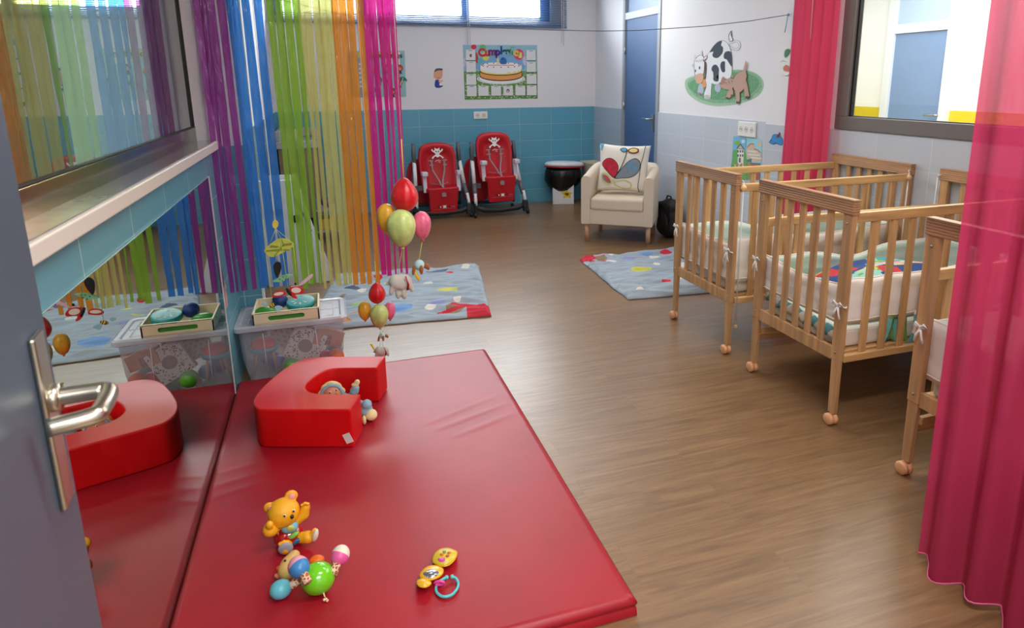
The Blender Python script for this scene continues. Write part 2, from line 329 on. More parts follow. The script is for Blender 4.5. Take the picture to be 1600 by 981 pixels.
# right wall with the observation window
RY0, RY1, RZ0, RZ1 = 1.3, 3.62, 1.16, 2.5
bm = B()
DY0, DY1, DZ = 6.20, 6.98, 2.78
bxa(bm, XR, XR+.12, -2.4, RY0, 0, HC); bxa(bm, XR, XR+.12, RY1, DY0-.04, 0, HC); bxa(bm, XR, XR+.12, RY0, RY1, 0, RZ0); bxa(bm, XR, XR+.12, RY0, RY1, RZ1, HC)
bxa(bm, XR+.02, XR+.12, DY1+.06, YB, 0, HC)
wr = struct('wall_right', bm, wallp)
bm = B(); bxa(bm, XR-.008, XR, 4.33, DY0-.05, 0, ZT); bxa(bm, XR-.008, XR, -.1, 4.33, 0, ZT-.012); struct('tile_cladding', bm, white_r, wr)
bm = B(); bxa(bm, XR-.03, XR+.0, 4.10, 4.335, 0, HC); struct('wall_step', bm, wallp, wr)
bm = B(); bxa(bm, XR-.038, XR-.03, 4.09, 4.335, 0, ZT-.015); struct('tile_step', bm, tile_mat('white_tile_step', 1, 4.33, (196,202,212), (214,218,226), .3), wr)
bm = B(); bxa(bm, XR-.0, XR+.02, DY1+.06, YB, 0, ZT); struct('tile_corner', bm, tile_mat('grey_tile_corner', 1, 7.9, (176,190,204), (196,204,212), .3), wr)
# door in the right wall
grey = M('grey_door_frame', (150,158,166), .45); bluep = M('blue_door_panel', (72,104,150), .5, var=.03, vscale=3)
bm = B(); bxa(bm, XR-.012, XR+.1, DY0-.06, DY0, 0, HC); bxa(bm, XR-.012, XR+.1, DY1, DY1+.05, 0, HC)
d1 = struct('door_1', bm, grey, bevel=.004)
bm = B(); bxa(bm, XR-.006, XR+.08, DY0, DY1, 2.12, 2.19); struct('transom_bar', bm, M('light_grey_bar', (190,196,204), .45), d1)
bm = B(); bxa(bm, XR+.01, XR+.05, DY0, DY1, .01, 2.12); struct('door_panel', bm, bluep, d1)
bm = B(); bxa(bm, XR+.02, XR+.04, DY0, DY1, 2.19, HC); struct('top_panel', bm, M('blue_top_panel', (110,136,176), .4), d1)
steel = M('brushed_steel', (190,190,185), .32, metal=1)
bm = B(); hp = onX(1020,186,XR+.005); bxa(bm, XR+.0, XR+.01, hp.y-.022, hp.y+.022, hp.z-.13, hp.z+.05); h1 = struct('handle_plate', bm, steel, d1)
bm = B(); tube(bm, [(XR+.004, hp.y, hp.z), (XR-.045, hp.y, hp.z), (XR-.05, hp.y+.02, hp.z), (XR-.05, hp.y+.13, hp.z)], .009); struct('door_handle', bm, steel, h1, smooth=True)
bm = B()
for z in (.5, 1.2, 1.8): cyl(bm, (XR-.004, DY1+.002, z-.04), (XR-.004, DY1+.002, z+.04), .008)
struct('hinge', bm, steel, d1)
# near wall behind the camera, with the doorway the camera stands in
bm = B(); bxa(bm, -.72, -.36, -.14, -.02, 0, HC); bxa(bm, .68, XR+.12, -.14, -.02, 0, HC); bxa(bm, -.36, .68, -.14, -.02, 2.15, HC); struct('wall_front', bm, wallp)
bm = B(); bxa(bm, -1.2, 6.3, -2.45, -2.4, 0, HC); struct('wall_corridor', bm, wallp)
# the bright room beyond the observation window
bm = B(); bxa(bm, 6.0, 6.1, -1.0, 6.70, 1.163, HC); wo = struct('wall_far_room', bm, M('cream_wall', (240,240,238), .8))
bm = B(); bxa(bm, 5.99, 6.08, -1.0, 6.70, 0, 1.163); struct('yellow_tiles', bm, M('yellow_tile', (214,192,40), .3), wo)
bm = B(); bxa(bm, XR+.12, 6.1, 6.70, 6.8, 0, HC); ws = struct('wall_far_room_side', bm, MATS['cream_wall'])
bm = B(); bxa(bm, XR+.12, 5.99, 6.69, 6.70, 0, 1.163); struct('yellow_tiles', bm, MATS['yellow_tile'], ws)
bm = B(); bxa(bm, 3.3, 6.1, -1.1, -1.0, 0, HC); struct('wall_far_room_end', bm, MATS['cream_wall'])
wf = M('white_door_frame', (222,226,230), .4)
bm = B(); bxa(bm, 5.93, 6.0, 5.99, 6.09, 0, HC); bxa(bm, 5.93, 6.0, 5.22, 5.31, 0, HC); bxa(bm, 5.94, 6.0, 5.31, 5.99, 1.955, 2.05); d2 = struct('door_2', bm, wf, bevel=.004)
bm = B(); bxa(bm, 5.965, 5.985, 5.31, 5.99, .01, 1.955); struct('door_panel', bm, M('blue_door_far', (116,142,184), .45), d2)
bm = B(); bxa(bm, 5.97, 5.985, 5.31, 5.99, 2.05, HC); struct('top_panel', bm, M('blue_top_far', (176,196,222), .3), d2)
bm = B(); q = onX(1467,180,5.95); bxa(bm, 5.95, 5.966, q.y-.03, q.y+.02, q.z-.12, q.z+.08); h2 = struct('handle_plate', bm, steel, d2)
bm = B(); tube(bm, [(5.95, q.y, q.z), (5.91, q.y, q.z), (5.905, q.y+.02, q.z), (5.905, q.y+.15, q.z-.005)], .01); struct('door_handle', bm, steel, h2, smooth=True)
# frame of the observation window
dk = M('dark_grey_window_frame', (112,106,102), .45, bump=.05, bscale=300)
bm = B(); a, b_ = XR-.015, XR+.05
bxa(bm, a, b_, RY0, RY1, RZ0-.0, RZ0+.082); bxa(bm, a, b_, RY1-.10, RY1, RZ0+.082, RZ1-.08); bxa(bm, a, b_, RY0, RY0+.08, RZ0+.082, RZ1-.08); bxa(bm, a, b_, RY0, RY1, RZ1-.08, RZ1)
w2 = struct('window_2', bm, dk, bevel=.003)
bm = B(); bxa(bm, XR+.015, XR+.02, RY0+.08, RY1-.10, RZ0+.082, RZ1-.08); struct('glass_pane', bm, glass_mat('clear_glass', (246,250,248), 0, 1.45), w2)
bm = B(); bxa(bm, XR+.008, XR+.03, RY1-.115, RY1-.10, RZ0+.08, RZ1-.08); bxa(bm, XR+.008, XR+.03, RY0+.08, RY1-.1, RZ0+.08, RZ0+.088); struct('gasket', bm, MATS['black_rubber'], w2)
# back window: frame, panes and daylight outside
bf = M('blue_grey_frame', (62,92,130), .5)
bm = B(); y0, y1 = YB+.03, YB+.10
bxa(bm, WX0, WX1, y0, y1, WZ0, WZ0+.05); bxa(bm, WX0, WX1, y0, y1, WZ1-.05, WZ1)
for x in (WX0, .42, 1.56, WX1-.12): bxa(bm, x, x+(.09 if x < 2 else .12), y0, y1, WZ0+.05, WZ1-.05)
w3 = struct('window_3', bm, bf, bevel=.003)
bm = B(); bxa(bm, WX0, WX1, YB+.06, YB+.064, WZ0, WZ1); struct('glass_pane', bm, glass_mat('sky_glass', (250,252,252), 0, 1.3), w3)

# ------------------------------------------------------------ venetian blind on the back window
bl = thing('venetian_blind', 'blue-grey slatted blind hanging over the high window in the back wall', 'blind', (1.15, YB-.035, 2.09))
sm = M('blind_slat_blue', (92,126,168), .45)
X0, X1 = -1.62, 1.66
z = .03
hi = 0
bm = B()
while z < .70:
    box(bm, ((X0+X1)/2, 0, z), (X1-X0, .023, .0012), Euler((D2R(24), 0, 0))); z += .0195
obj('slat_stack', bm, sm, bl)
bm = B(); bxa(bm, X0, X1, -.012, .012, 0, .018); obj('bottom_rail', bm, M('blind_rail', (80,112,150), .4), bl, bevel=.003)
bm = B(); bxa(bm, X0, X1, -.02, .02, .70, .74); obj('head_rail', bm, MATS['blind_rail'], bl)
cord = M('white_cord', (225,225,225), .6)
for nm, x, zb in (('pull_cord', .478, -.262), ('pull_cord', .455, -.20), ('pull_cord', 1.615, -.20), ('pull_cord', 1.59, -.16)):
    bm = B(); tube(bm, [(x, -.02, .7), (x, -.022, zb)], .0035, 6); obj(nm, bm, cord, bl)

# ------------------------------------------------------------ daylight, added lamps
def area(name, loc, size, power, rot, color=(1,1,1), sy=None):
    l = bpy.data.lights.new(name, 'AREA'); l.energy = power; l.color = color; l.shape = 'RECTANGLE'; l.size = size; l.size_y = sy or size
    o = bpy.data.objects.new(name, l); COL.objects.link(o); o.location = loc; o.rotation_euler = rot; return o
area('daylight_back', (1.1, YB+.6, 2.6), 4.2, 720, (D2R(-97), 0, 0), (.93,.97,1), 1.6)
area('side_room_fill', (-.86, 2.0, 2.7), .4, 9, (0,0,0), (.95,1,.97), 3.0)  # fill lamp added to brighten the room behind the left glass
for i, (x, y) in enumerate(((.9, .7), (2.2, 2.7), (.9, 4.6), (2.2, 6.2))):  # unseen ceiling fittings added to light the room from above
    bm = B(); bxa(bm, -.6, .6, -.15, .15, -.05, 0); t = thing('added_ceiling_light', ['added ceiling light fitting, out of view above the red mat', 'added ceiling light fitting, out of view above the cribs', 'added ceiling light fitting, out of view above the streamers', 'added ceiling light fitting, out of view above the armchair'][i], 'ceiling light', (x, y, HC))
    obj('housing', bm, M('added_lamp_housing', (235,235,235), .5), t)
    area('ceiling_fill_light', (x, y, HC-.06), 1.15, (40, 20, 18, 18)[i], (0,0,0), (1,.97,.93), .28)  # fill light under each added fitting, strongest nearest the camera
area('daylight_far_room', (4.6, 3.6, HC-.05), 2.2, 210, (0,0,0), (1,.99,.96), 4.0)
area('corridor_fill', (.5, -1.3, HC-.05), 1.6, 110, (0,0,0), (1,.98,.95), 1.0)  # unseen fill added behind the camera for faces turned towards it
w = bpy.data.worlds.new('world'); sc.world = w; w.use_nodes = True; w.node_tree.nodes['Background'].inputs[0].default_value = (.86,.93,1,1); w.node_tree.nodes['Background'].inputs[1].default_value = 2.5

# ------------------------------------------------------------ mirror along the left wall
t = thing('wall_mirror', 'long low frameless mirror fixed to the left wall behind the red mat', 'mirror', (XL+.006, 1.55, .02))
bm = B(); bxa(bm, .001, .0045, -1.2, 1.675, 0, 1.055); obj('backing', bm, M('mirror_edge', (170,190,185), .3), t)
bm = B(); bxa(bm, .0045, .006, -1.2, 1.675, 0, 1.055); obj('mirror_sheet', bm, mirror_mat('mirror_silver', (206,214,206)), t)
bm = B(); bxa(bm, .001, .008, 1.673, 1.683, 0, 1.058); obj('edge_strip', bm, M('mirror_strip', (215,218,218), .4), t)

# ------------------------------------------------------------ big red gym mat
def wr(x, y): 
    v = 0
    for (ax, ay, bx, by, w, h) in ((.30,2.62,.70,2.80,.012,.0028),(.34,2.56,.71,2.70,.012,.003),(.40,2.48,.71,2.60,.014,.0026),(-.50,2.42,-.28,2.47,.012,.0025),(-.50,2.34,-.30,2.40,.012,.0025),(-.50,2.50,-.3,2.55,.010,.002)):
        dx, dy = bx-ax, by-ay; L2 = dx*dx+dy*dy; s = max(0, min(1, ((x-ax)*dx+(y-ay)*dy)/L2)); d = math.hypot(x-ax-s*dx, y-ay-s*dy)
        v += h*math.exp(-(d/w)**2)*sin(pi*(.15+.85*s))
    return v + .0022*noise.noise((x*2.2, y*2.2, 0))
MX0, MX1, MY0, MY1 = -.509, .722, 1.438, 3.35
bm = B(); nx, ny = 90, 140; T = {}
def edge(d): d = min(1, d/.014); return .014*(1-math.sqrt(max(0, 1-(1-d)**2)))
for i in range(nx+1):
    for j in range(ny+1):
        x = MX0+(MX1-MX0)*i/nx; y = MY0+(MY1-MY0)*j/ny
        T[i, j] = bm.verts.new((x, y, .06 + wr(x, y) - edge(min(x-MX0, MX1-x, y-MY0, MY1-y))))
for i in range(nx):
    for j in range(ny): bm.faces.new((T[i,j], T[i+1,j], T[i+1,j+1], T[i,j+1]))
ring = [(i, 0) for i in range(nx)] + [(nx, j) for j in range(ny)] + [(i, ny) for i in range(nx, 0, -1)] + [(0, j) for j in range(ny, 0, -1)]
prev = [T[k] for k in ring]
for z, o_ in ((.036, -.002), (.032, -.006), (.028, -.002), (.002, 0)):
    cur = []
    for k in ring:
        v = T[k].co; cx, cy_ = (MX0+MX1)/2, (MY0+MY1)/2
        x = v.x + (o_ if v.x > MX1-1e-4 else -o_ if v.x < MX0+1e-4 else 0); y = v.y + (o_ if v.y > MY1-1e-4 else -o_ if v.y < MY0+1e-4 else 0)
        cur.append(bm.verts.new((x, y, z)))
    n = len(ring)
    for k in range(n): bm.faces.new((prev[k], cur[k], cur[(k+1)%n], prev[(k+1)%n]))
    prev = cur
red = M('red_vinyl', (162,22,38), .38, spec=.44, var=.05, vscale=5, bump=.12, bscale=420)
gm = obj('gym_mat', bm, red, smooth=True); tag(gm, 'large flat red vinyl gym mat lying along the mirror', 'mat')
bm = B(); box(bm, (0,0,0), (.004,.02,.012)); zt = obj('zip_tab', bm, M('dark_tab', (60,50,40), .5), gm); p = Vector((MX1+.003, 3.18, .03)); zt.location = p
# ------------------------------------------------------------ red U-shaped foam block
outer = [(0.0,2.525),(-.15,2.578),(-.305,2.632),(-.352,2.668),(-.368,2.74),(-.35,2.84),(-.29,2.985),(-.235,3.075),(-.165,3.118),(-.06,3.10),(.175,3.018)]
inner = [(.127,2.893),(.03,2.925),(-.06,2.95),(-.115,2.92),(-.158,2.85),(-.172,2.80),(-.155,2.748),(-.112,2.712),(-.03,2.68),(.045,2.655)]
oc = [tuple(p) for p in catmull(outer[1:-1], False, 5)]; ic = [tuple(p) for p in catmull(inner[1:-1], False, 5)]
bm = B(); prism(bm, [outer[0]]+oc+[outer[-1]]+[inner[0]]+ic+[inner[-1]], .0615, .226)
cb = obj('foam_block', bm, M('red_vinyl_block', (216,16,20), .40, spec=.34, var=.04, vscale=8, bump=.08, bscale=380), bevel=.007, bseg=3); tag(cb, 'red vinyl U-shaped foam nest block on the red mat', 'foam block')
for pol in cb.data.polygons: pol.use_smooth = len(pol.vertices) == 4 and pol.area < .006
bm = B(); box(bm, (0,0,0), (.030,.0015,.042)); tg = obj('care_tag', bm, M('tag_white', (225,220,212), .5), cb, label='small white care tag'); tg.matrix_local = Matrix.Translation(Vector((-.018, 2.527, .105))) @ Euler((0, D2R(-22), D2R(-18)), 'XYZ').to_matrix().to_4x4()

# ------------------------------------------------------------ clear storage box
clear = M('clear_plastic', (214,216,224), .18, alpha=.22, trans=(252,252,254))
clear_lid = M('clear_plastic_lid', (218,220,228), .2, alpha=.45, trans=(250,250,252))
bx0, bx1, by0, by1 = -.500, .004, 3.420, 3.735
sb = thing('storage_box', 'clear plastic storage box full of toys standing beside the mirror', 'storage box', ((bx0+bx1)/2, (by0+by1)/2, 0))
hx, hy = (bx1-bx0)/2, (by1-by0)/2
def loft(bm, rings, close=True, capb=True, capt=False):
    R_ = [[bm.verts.new(p) for p in r] for r in rings]; n = len(R_[0])
    for a, b in zip(R_[:-1], R_[1:]):
        for k in range(n): bm.faces.new((a[k], a[(k+1)%n], b[(k+1)%n], b[k]))
    if capb: bm.faces.new(R_[0][::-1])
    if capt: bm.faces.new(R_[-1])
def rr3(hx, hy, r, z): return [(x, y, z) for x, y in rrect(-hx, -hy, hx, hy, r)]
bm = B(); loft(bm, [rr3(hx-.035, hy-.03, .02, .004), rr3(hx-.012, hy-.012, .03, .12), rr3(hx-.003, hy-.003, .03, .285)], capb=True)
obj('tub', bm, clear, sb, smooth=False, solid=.002)
bm = B(); loft(bm, [rr3(hx+.012, hy+.012, .03, .280), rr3(hx+.016, hy+.016, .032, .284), rr3(hx+.016, hy+.016, .032, .303), rr3(hx+.006, hy+.006, .03, .309), rr3(hx-.012, hy-.012, .026, .308), rr3(hx-.02, hy-.02, .022, .302)], capb=False, capt=True)
obj('lid', bm, clear_lid, sb, solid=.0018)
for p in ([(-hx+.05,-hy+.05),(-hx+.05,hy-.05)], [(hx-.05,-hy+.05),(hx-.05,hy-.05)], [(-hx+.05,-hy+.05),(hx-.05,-hy+.05)], [(-hx+.05,hy-.05),(hx-.05,hy-.05)], [(hx-.02,0),(hx-.16,0)], [(-hx+.02,-.04),(-hx+.10,-.04)]): bm = B(); tube(bm, [(*p[0], .3035), (*p[1], .3035)], .0016, 6); obj('lid_rib', bm, M('lid_rib_plastic', (220,222,228), .25), sb, smooth=True)
for x, x2 in ((-.13,-.135),(.12,.112)): bm = B(); tube(bm, [(x, -hy+.030, .006), (x+(x2-x)*.45, -hy+.012, .12), (x2, -hy+.004, .26)], .0013, 6); obj('side_rib', bm, MATS['lid_rib_plastic'], sb, smooth=True)
SB = Vector((sb.location.x, sb.location.y, 0))
# toys inside the box
t = thing('toy_stool', 'red-topped toy drum with teal rim inside the clear box, at the mirror end', 'toy', (-.395, 3.515, .155), 0)
bm = B(); ell(bm, (0,0,.012), (.062,.062,.045)); obj('dome', bm, M('toy_red', (222,58,50), .35), t, smooth=True)
bm = B(); lathe(bm, [(0,-.012),(.066,-.012),(.07,.0),(.066,.012),(0,.012)]); obj('rim', bm, M('toy_teal', (40,160,170), .35), t, smooth=True)
bm = B()
for a, b in (((-.03,-.02,-.01),(-.06,-.012,-.145)), ((.04,-.01,-.01),(.055,-.01,-.145)), ((0,.05,-.01),(-.01,.08,-.14))): cyl(bm, a, b, .007, 10)
obj('stick', bm, wood('stick_wood', (196,140,90)), t, smooth=True)
t = thing('spotted_book', 'white box with black spots and a brown circle leaning inside the clear box', 'toy', (-.195, 3.478, .150))
t.rotation_euler = (D2R(-12), D2R(28), D2R(-4))
bm = B(); bxa(bm, -.085, .085, 0, .045, -.085, .085); obj('box_body', bm, M('spot_box_white', (222,216,205), .6), t, bevel=.004)
A = Art(lambda x, y: Vector((x, -.0005, y)), (0,-1,0))
r2 = random.Random(3); A.hold = True
for _ in range(150):
    x, y = r2.uniform(-.08,.08), r2.uniform(-.08,.08)
    if math.hypot(x, y) > .042: q = r2.uniform(.0022, .0045); A.dot(x, y, q, q, BLACK, n=6)
A.k = 3; A.dot(0, 0, .036, .034, flatmat('brown', (120,96,78))); A.done('printed_face', t)
t = thing('picture_book', 'pink and red striped picture book behind the spotted box inside the clear box', 'book', (-.26, 3.56, .17)); t.rotation_euler = (D2R(-10), D2R(20), 0)
bm = B(); bxa(bm, -.11, .09, 0, .02, -.06, .09); obj('cover', bm, M('book_grey', (190,178,168), .6), t)
A = Art(lambda x, y: Vector((x, -.0005, y)), (0,-1,0)); A.hold = True; sr = flatmat('pinkred', (206,80,86))
for i in range(7):
    for j in range(6): A.dot(-.1+.03*i+.01*(j%2), -.045+.023*j, .010, .005, sr, rot=-25, n=10)
A.done('printed_stripes', t)
t = thing('block_house', 'brown wooden toy house block with a dark window inside the clear box', 'toy', (-.078, 3.49, .175)); t.rotation_euler = (D2R(-8), D2R(14), D2R(6))
hw = M('craft_brown', (190,128,88), .6, var=.06)
bm = B(); prism(bm, [(-.075,-.04),(.07,-.045),(.078,.03),(0,.045),(-.065,.04)], 0, .07, Matrix.Rotation(pi/2, 4, 'X') @ Matrix.Translation((0,0,-.07))); obj('house_body', bm, hw, t, bevel=.002)
A = Art(lambda x, y: Vector((x, -.0006, y)), (0,-1,0)); A.poly([(-.018,-.038),(.012,-.038),(.016,.012),(-.014,.012)], flatmat('dkbrown', (86,62,52)))
A.k = 2
for l in ([(0,-.038),(.002,.012)], [(-.016,-.014),(.014,-.014)]): A.line(l, .003, flatmat('ltbrown', (180,128,92)))
A.done('window_print', t)
r3 = random.Random(11)
cols = [('green',(90,170,40)),('green2',(40,130,60)),('orange',(230,110,50)),('red',(205,50,45)),('blue',(40,80,170)),('yellow',(225,190,60)),('purple',(90,60,140)),('teal',(40,150,160))]
for i, (x, y, z, s, c, lab) in enumerate((
    (-.27,3.47,.055,.045,0,'bright green ball at the front of the clear box'),(-.30,3.48,.03,.025,3,'small red bead by the green ball in the clear box'),(-.215,3.50,.04,.035,1,'dark green ball low in the clear box'),
    (-.05,3.47,.075,.042,2,'orange ball under the toy house in the clear box'),(-.10,3.52,.05,.045,3,'red ball behind the orange one in the clear box'),(-.335,3.56,.045,.040,4,'blue ball at the back of the clear box'),
    (-.38,3.62,.05,.045,6,'purple ball in the rear corner of the clear box'),(-.16,3.60,.05,.045,5,'yellow ball at the back of the clear box'),(-.06,3.62,.05,.045,7,'teal ball in the back of the clear box'))):
    bm = B(); ell(bm, (0,0,0), s); o = obj('toy_ball', bm, M('ball_'+cols[c][0], cols[c][1], .4), smooth=True); o.location = (x, y, z); tag(o, lab, 'ball', 'balls inside the clear box')
# tray on the lid with its contents
tr = thing('wooden_tray', 'cream wooden tray with hand slots standing on the storage box lid', 'tray', (-.265, 3.535, .3105), D2R(0))
cream = M('cream_wood', (236,222,186), .5, var=.04, vscale=6)
bm = B(); tw, td, th = .155, .125, .062
bxa(bm, -tw, tw, -td, td, 0, .008); bxa(bm, -tw, -tw+.008, -td, td, 0, th); bxa(bm, tw-.008, tw, -td, td, 0, th); bxa(bm, -tw, tw, td-.008, td, 0, th)
obj('tray_body', bm, cream, tr, bevel=.0012)
bm = B()     # front panel with a real slot
bm2 = rrect(-.085, .018, .085, .042, .0115, 6); 
outer_ = [(-tw,0),(tw,0),(tw,th),(-tw,th)]
def plate_with_hole(bm, o4, hole, yf, yb):
    xs0, xs1 = o4[0][0], o4[1][0]; z0, z1 = o4[0][1], o4[2][1]
    def Q(p, y): return (p[0], y, p[1])
    n = len(hole)
    import math as _m
    cx = sum(p[0] for p in hole)/n; cz = sum(p[1] for p in hole)/n
    out = []
    for p in hole:
        dx, dz = p[0]-cx, p[1]-cz
        tx = ((xs1-cx)/dx if dx > 1e-9 else (xs0-cx)/dx if dx < -1e-9 else 1e9); tz = ((z1-cz)/dz if dz > 1e-9 else (z0-cz)/dz if dz < -1e-9 else 1e9)
        s = min(tx, tz); out.append((cx+dx*s, cz+dz*s))
    for y in (yf, yb):
        a = [bm.verts.new(Q(p, y)) for p in hole]; b = [bm.verts.new(Q(p, y)) for p in out]
        for k in range(n): bm.faces.new((a[k], a[(k+1)%n], b[(k+1)%n], b[k]))
        for (X_, Z_) in ((xs0,z0),(xs1,z0),(xs1,z1),(xs0,z1)):   # corner fill
            for k in range(n):
                p, q_ = out[k], out[(k+1)%n]
                if (abs(p[0]-X_) < 1e-6 and abs(q_[1]-Z_) < 1e-6 and abs(q_[0]-X_) > 1e-6) or (abs(q_[0]-X_) < 1e-6 and abs(p[1]-Z_) < 1e-6 and abs(p[0]-X_) > 1e-6):
                    c = bm.verts.new(Q((X_, Z_), y)); bm.faces.new((b[k], c, b[(k+1)%n]))
    for k in range(n):
        p, q_ = hole[k], hole[(k+1)%n]; bm.faces.new([bm.verts.new(v) for v in (Q(p,yf), Q(q_,yf), Q(q_,yb), Q(p,yb))])
    bxa(bm, xs0, xs1, yf, yb, z0-.0005, z0+.001); bxa(bm, xs0, xs1, yf, yb, z1-.001, z1+.0005); bxa(bm, xs0-.0003, xs0+.001, yf, yb, z0, z1); bxa(bm, xs1-.001, xs1+.0003, yf, yb, z0, z1)
plate_with_hole(bm, outer_, bm2, -td, -td+.008); obj('front_panel', bm, cream, tr)
bm = B(); bxa(bm, -tw+.010, tw-.010, -td+.0095, -td+.013, .009, .046); obj('green_liner', bm, M('liner_green', (52,140,40), .6), tr)
tg_ = [('green_castanet', (-.365, 3.505, .345), (.052,.04,.026), (50,140,50), 'green round shaker at the left end of the wooden tray', 'shaker')]
t = thing('toy_shaker', tg_[0][4], 'shaker', (-.365, 3.49, .350)); bm = B(); ell(bm, (0,0,0), (.055,.045,.028)); obj('shell', bm, M('shaker_green', (56,142,44), .3), t, smooth=True)
bm = B(); tube(bm, [(.055*cos(a/12*2*pi)*1.005, .045*sin(a/12*2*pi)*1.005, 0) for a in range(13)], .003, 6); obj('seam', bm, M('shaker_dark', (22,80,30), .4), t, smooth=True)
bm = B(); ell(bm, (0,0,0), .039, seg=32); o = obj('blue_ball', bm, M('ball_navy', (28,56,128), .45, bump=.1, bscale=200), smooth=True); o.location = (-.300, 3.565, .378); tag(o, 'dark blue rubber ball sitting in the wooden tray', 'ball')
t = thing('tambourine', 'teal-rimmed tambourine with pale green skin tilted in the wooden tray', 'tambourine', (-.200, 3.525, .367)); t.rotation_euler = (D2R(8), D2R(-2), 0)
bm = B(); lathe(bm, [(.062,-.012),(.066,-.010),(.068,.0),(.066,.013),(.062,.013)], 36); obj('rim', bm, M('tamb_teal', (26,150,150), .3), t, smooth=True, solid=.004)
bm = B(); lathe(bm, [(0,.0138),(.0625,.0138),(.0625,.0128),(0,.0128)], 36); obj('skin', bm, M('tamb_skin', (128,196,176), .6), t)
A = Art(lambda x, y: Vector((x, y, .0142)), (0,0,1)); wh = flatmat('chalk', (226,232,226))
A.line(arc(0,0,.054,.054), .004, wh, closed=True)
for k in range(8): A.dot(.034*cos(k*pi/4), .034*sin(k*pi/4), .011, .0045, wh, rot=k*45, n=10)
A.done('painted_ring', t)
for k in range(6):
    bm = B(); a = k*pi/3+.5; lathe(bm, [(0,-.001),(.007,-.001),(.007,.001),(0,.001)], 10, Matrix.Translation((.066*cos(a), .066*sin(a), 0)) @ Matrix.Rotation(pi/2, 4, 'Y')); obj('jingle', bm, steel, t)
r4 = random.Random(5)
for i in range(26):
    bm = B(); s = r4.uniform(.006,.010); ell(bm, (0,0,0), s, seg=10); c = r4.choice([('dred',(120,30,30)),('wht',(220,215,205)),('dkg',(30,90,50)),('brn',(100,60,40))])
    o = obj('wooden_bead', bm, M('bead_'+c[0], c[1], .4), smooth=True); o.location = (r4.uniform(-.40,-.13), r4.uniform(3.435,3.46), .3185+s); tag(o, 'small bead lying along the front of the wooden tray', 'bead', 'beads in the wooden tray')

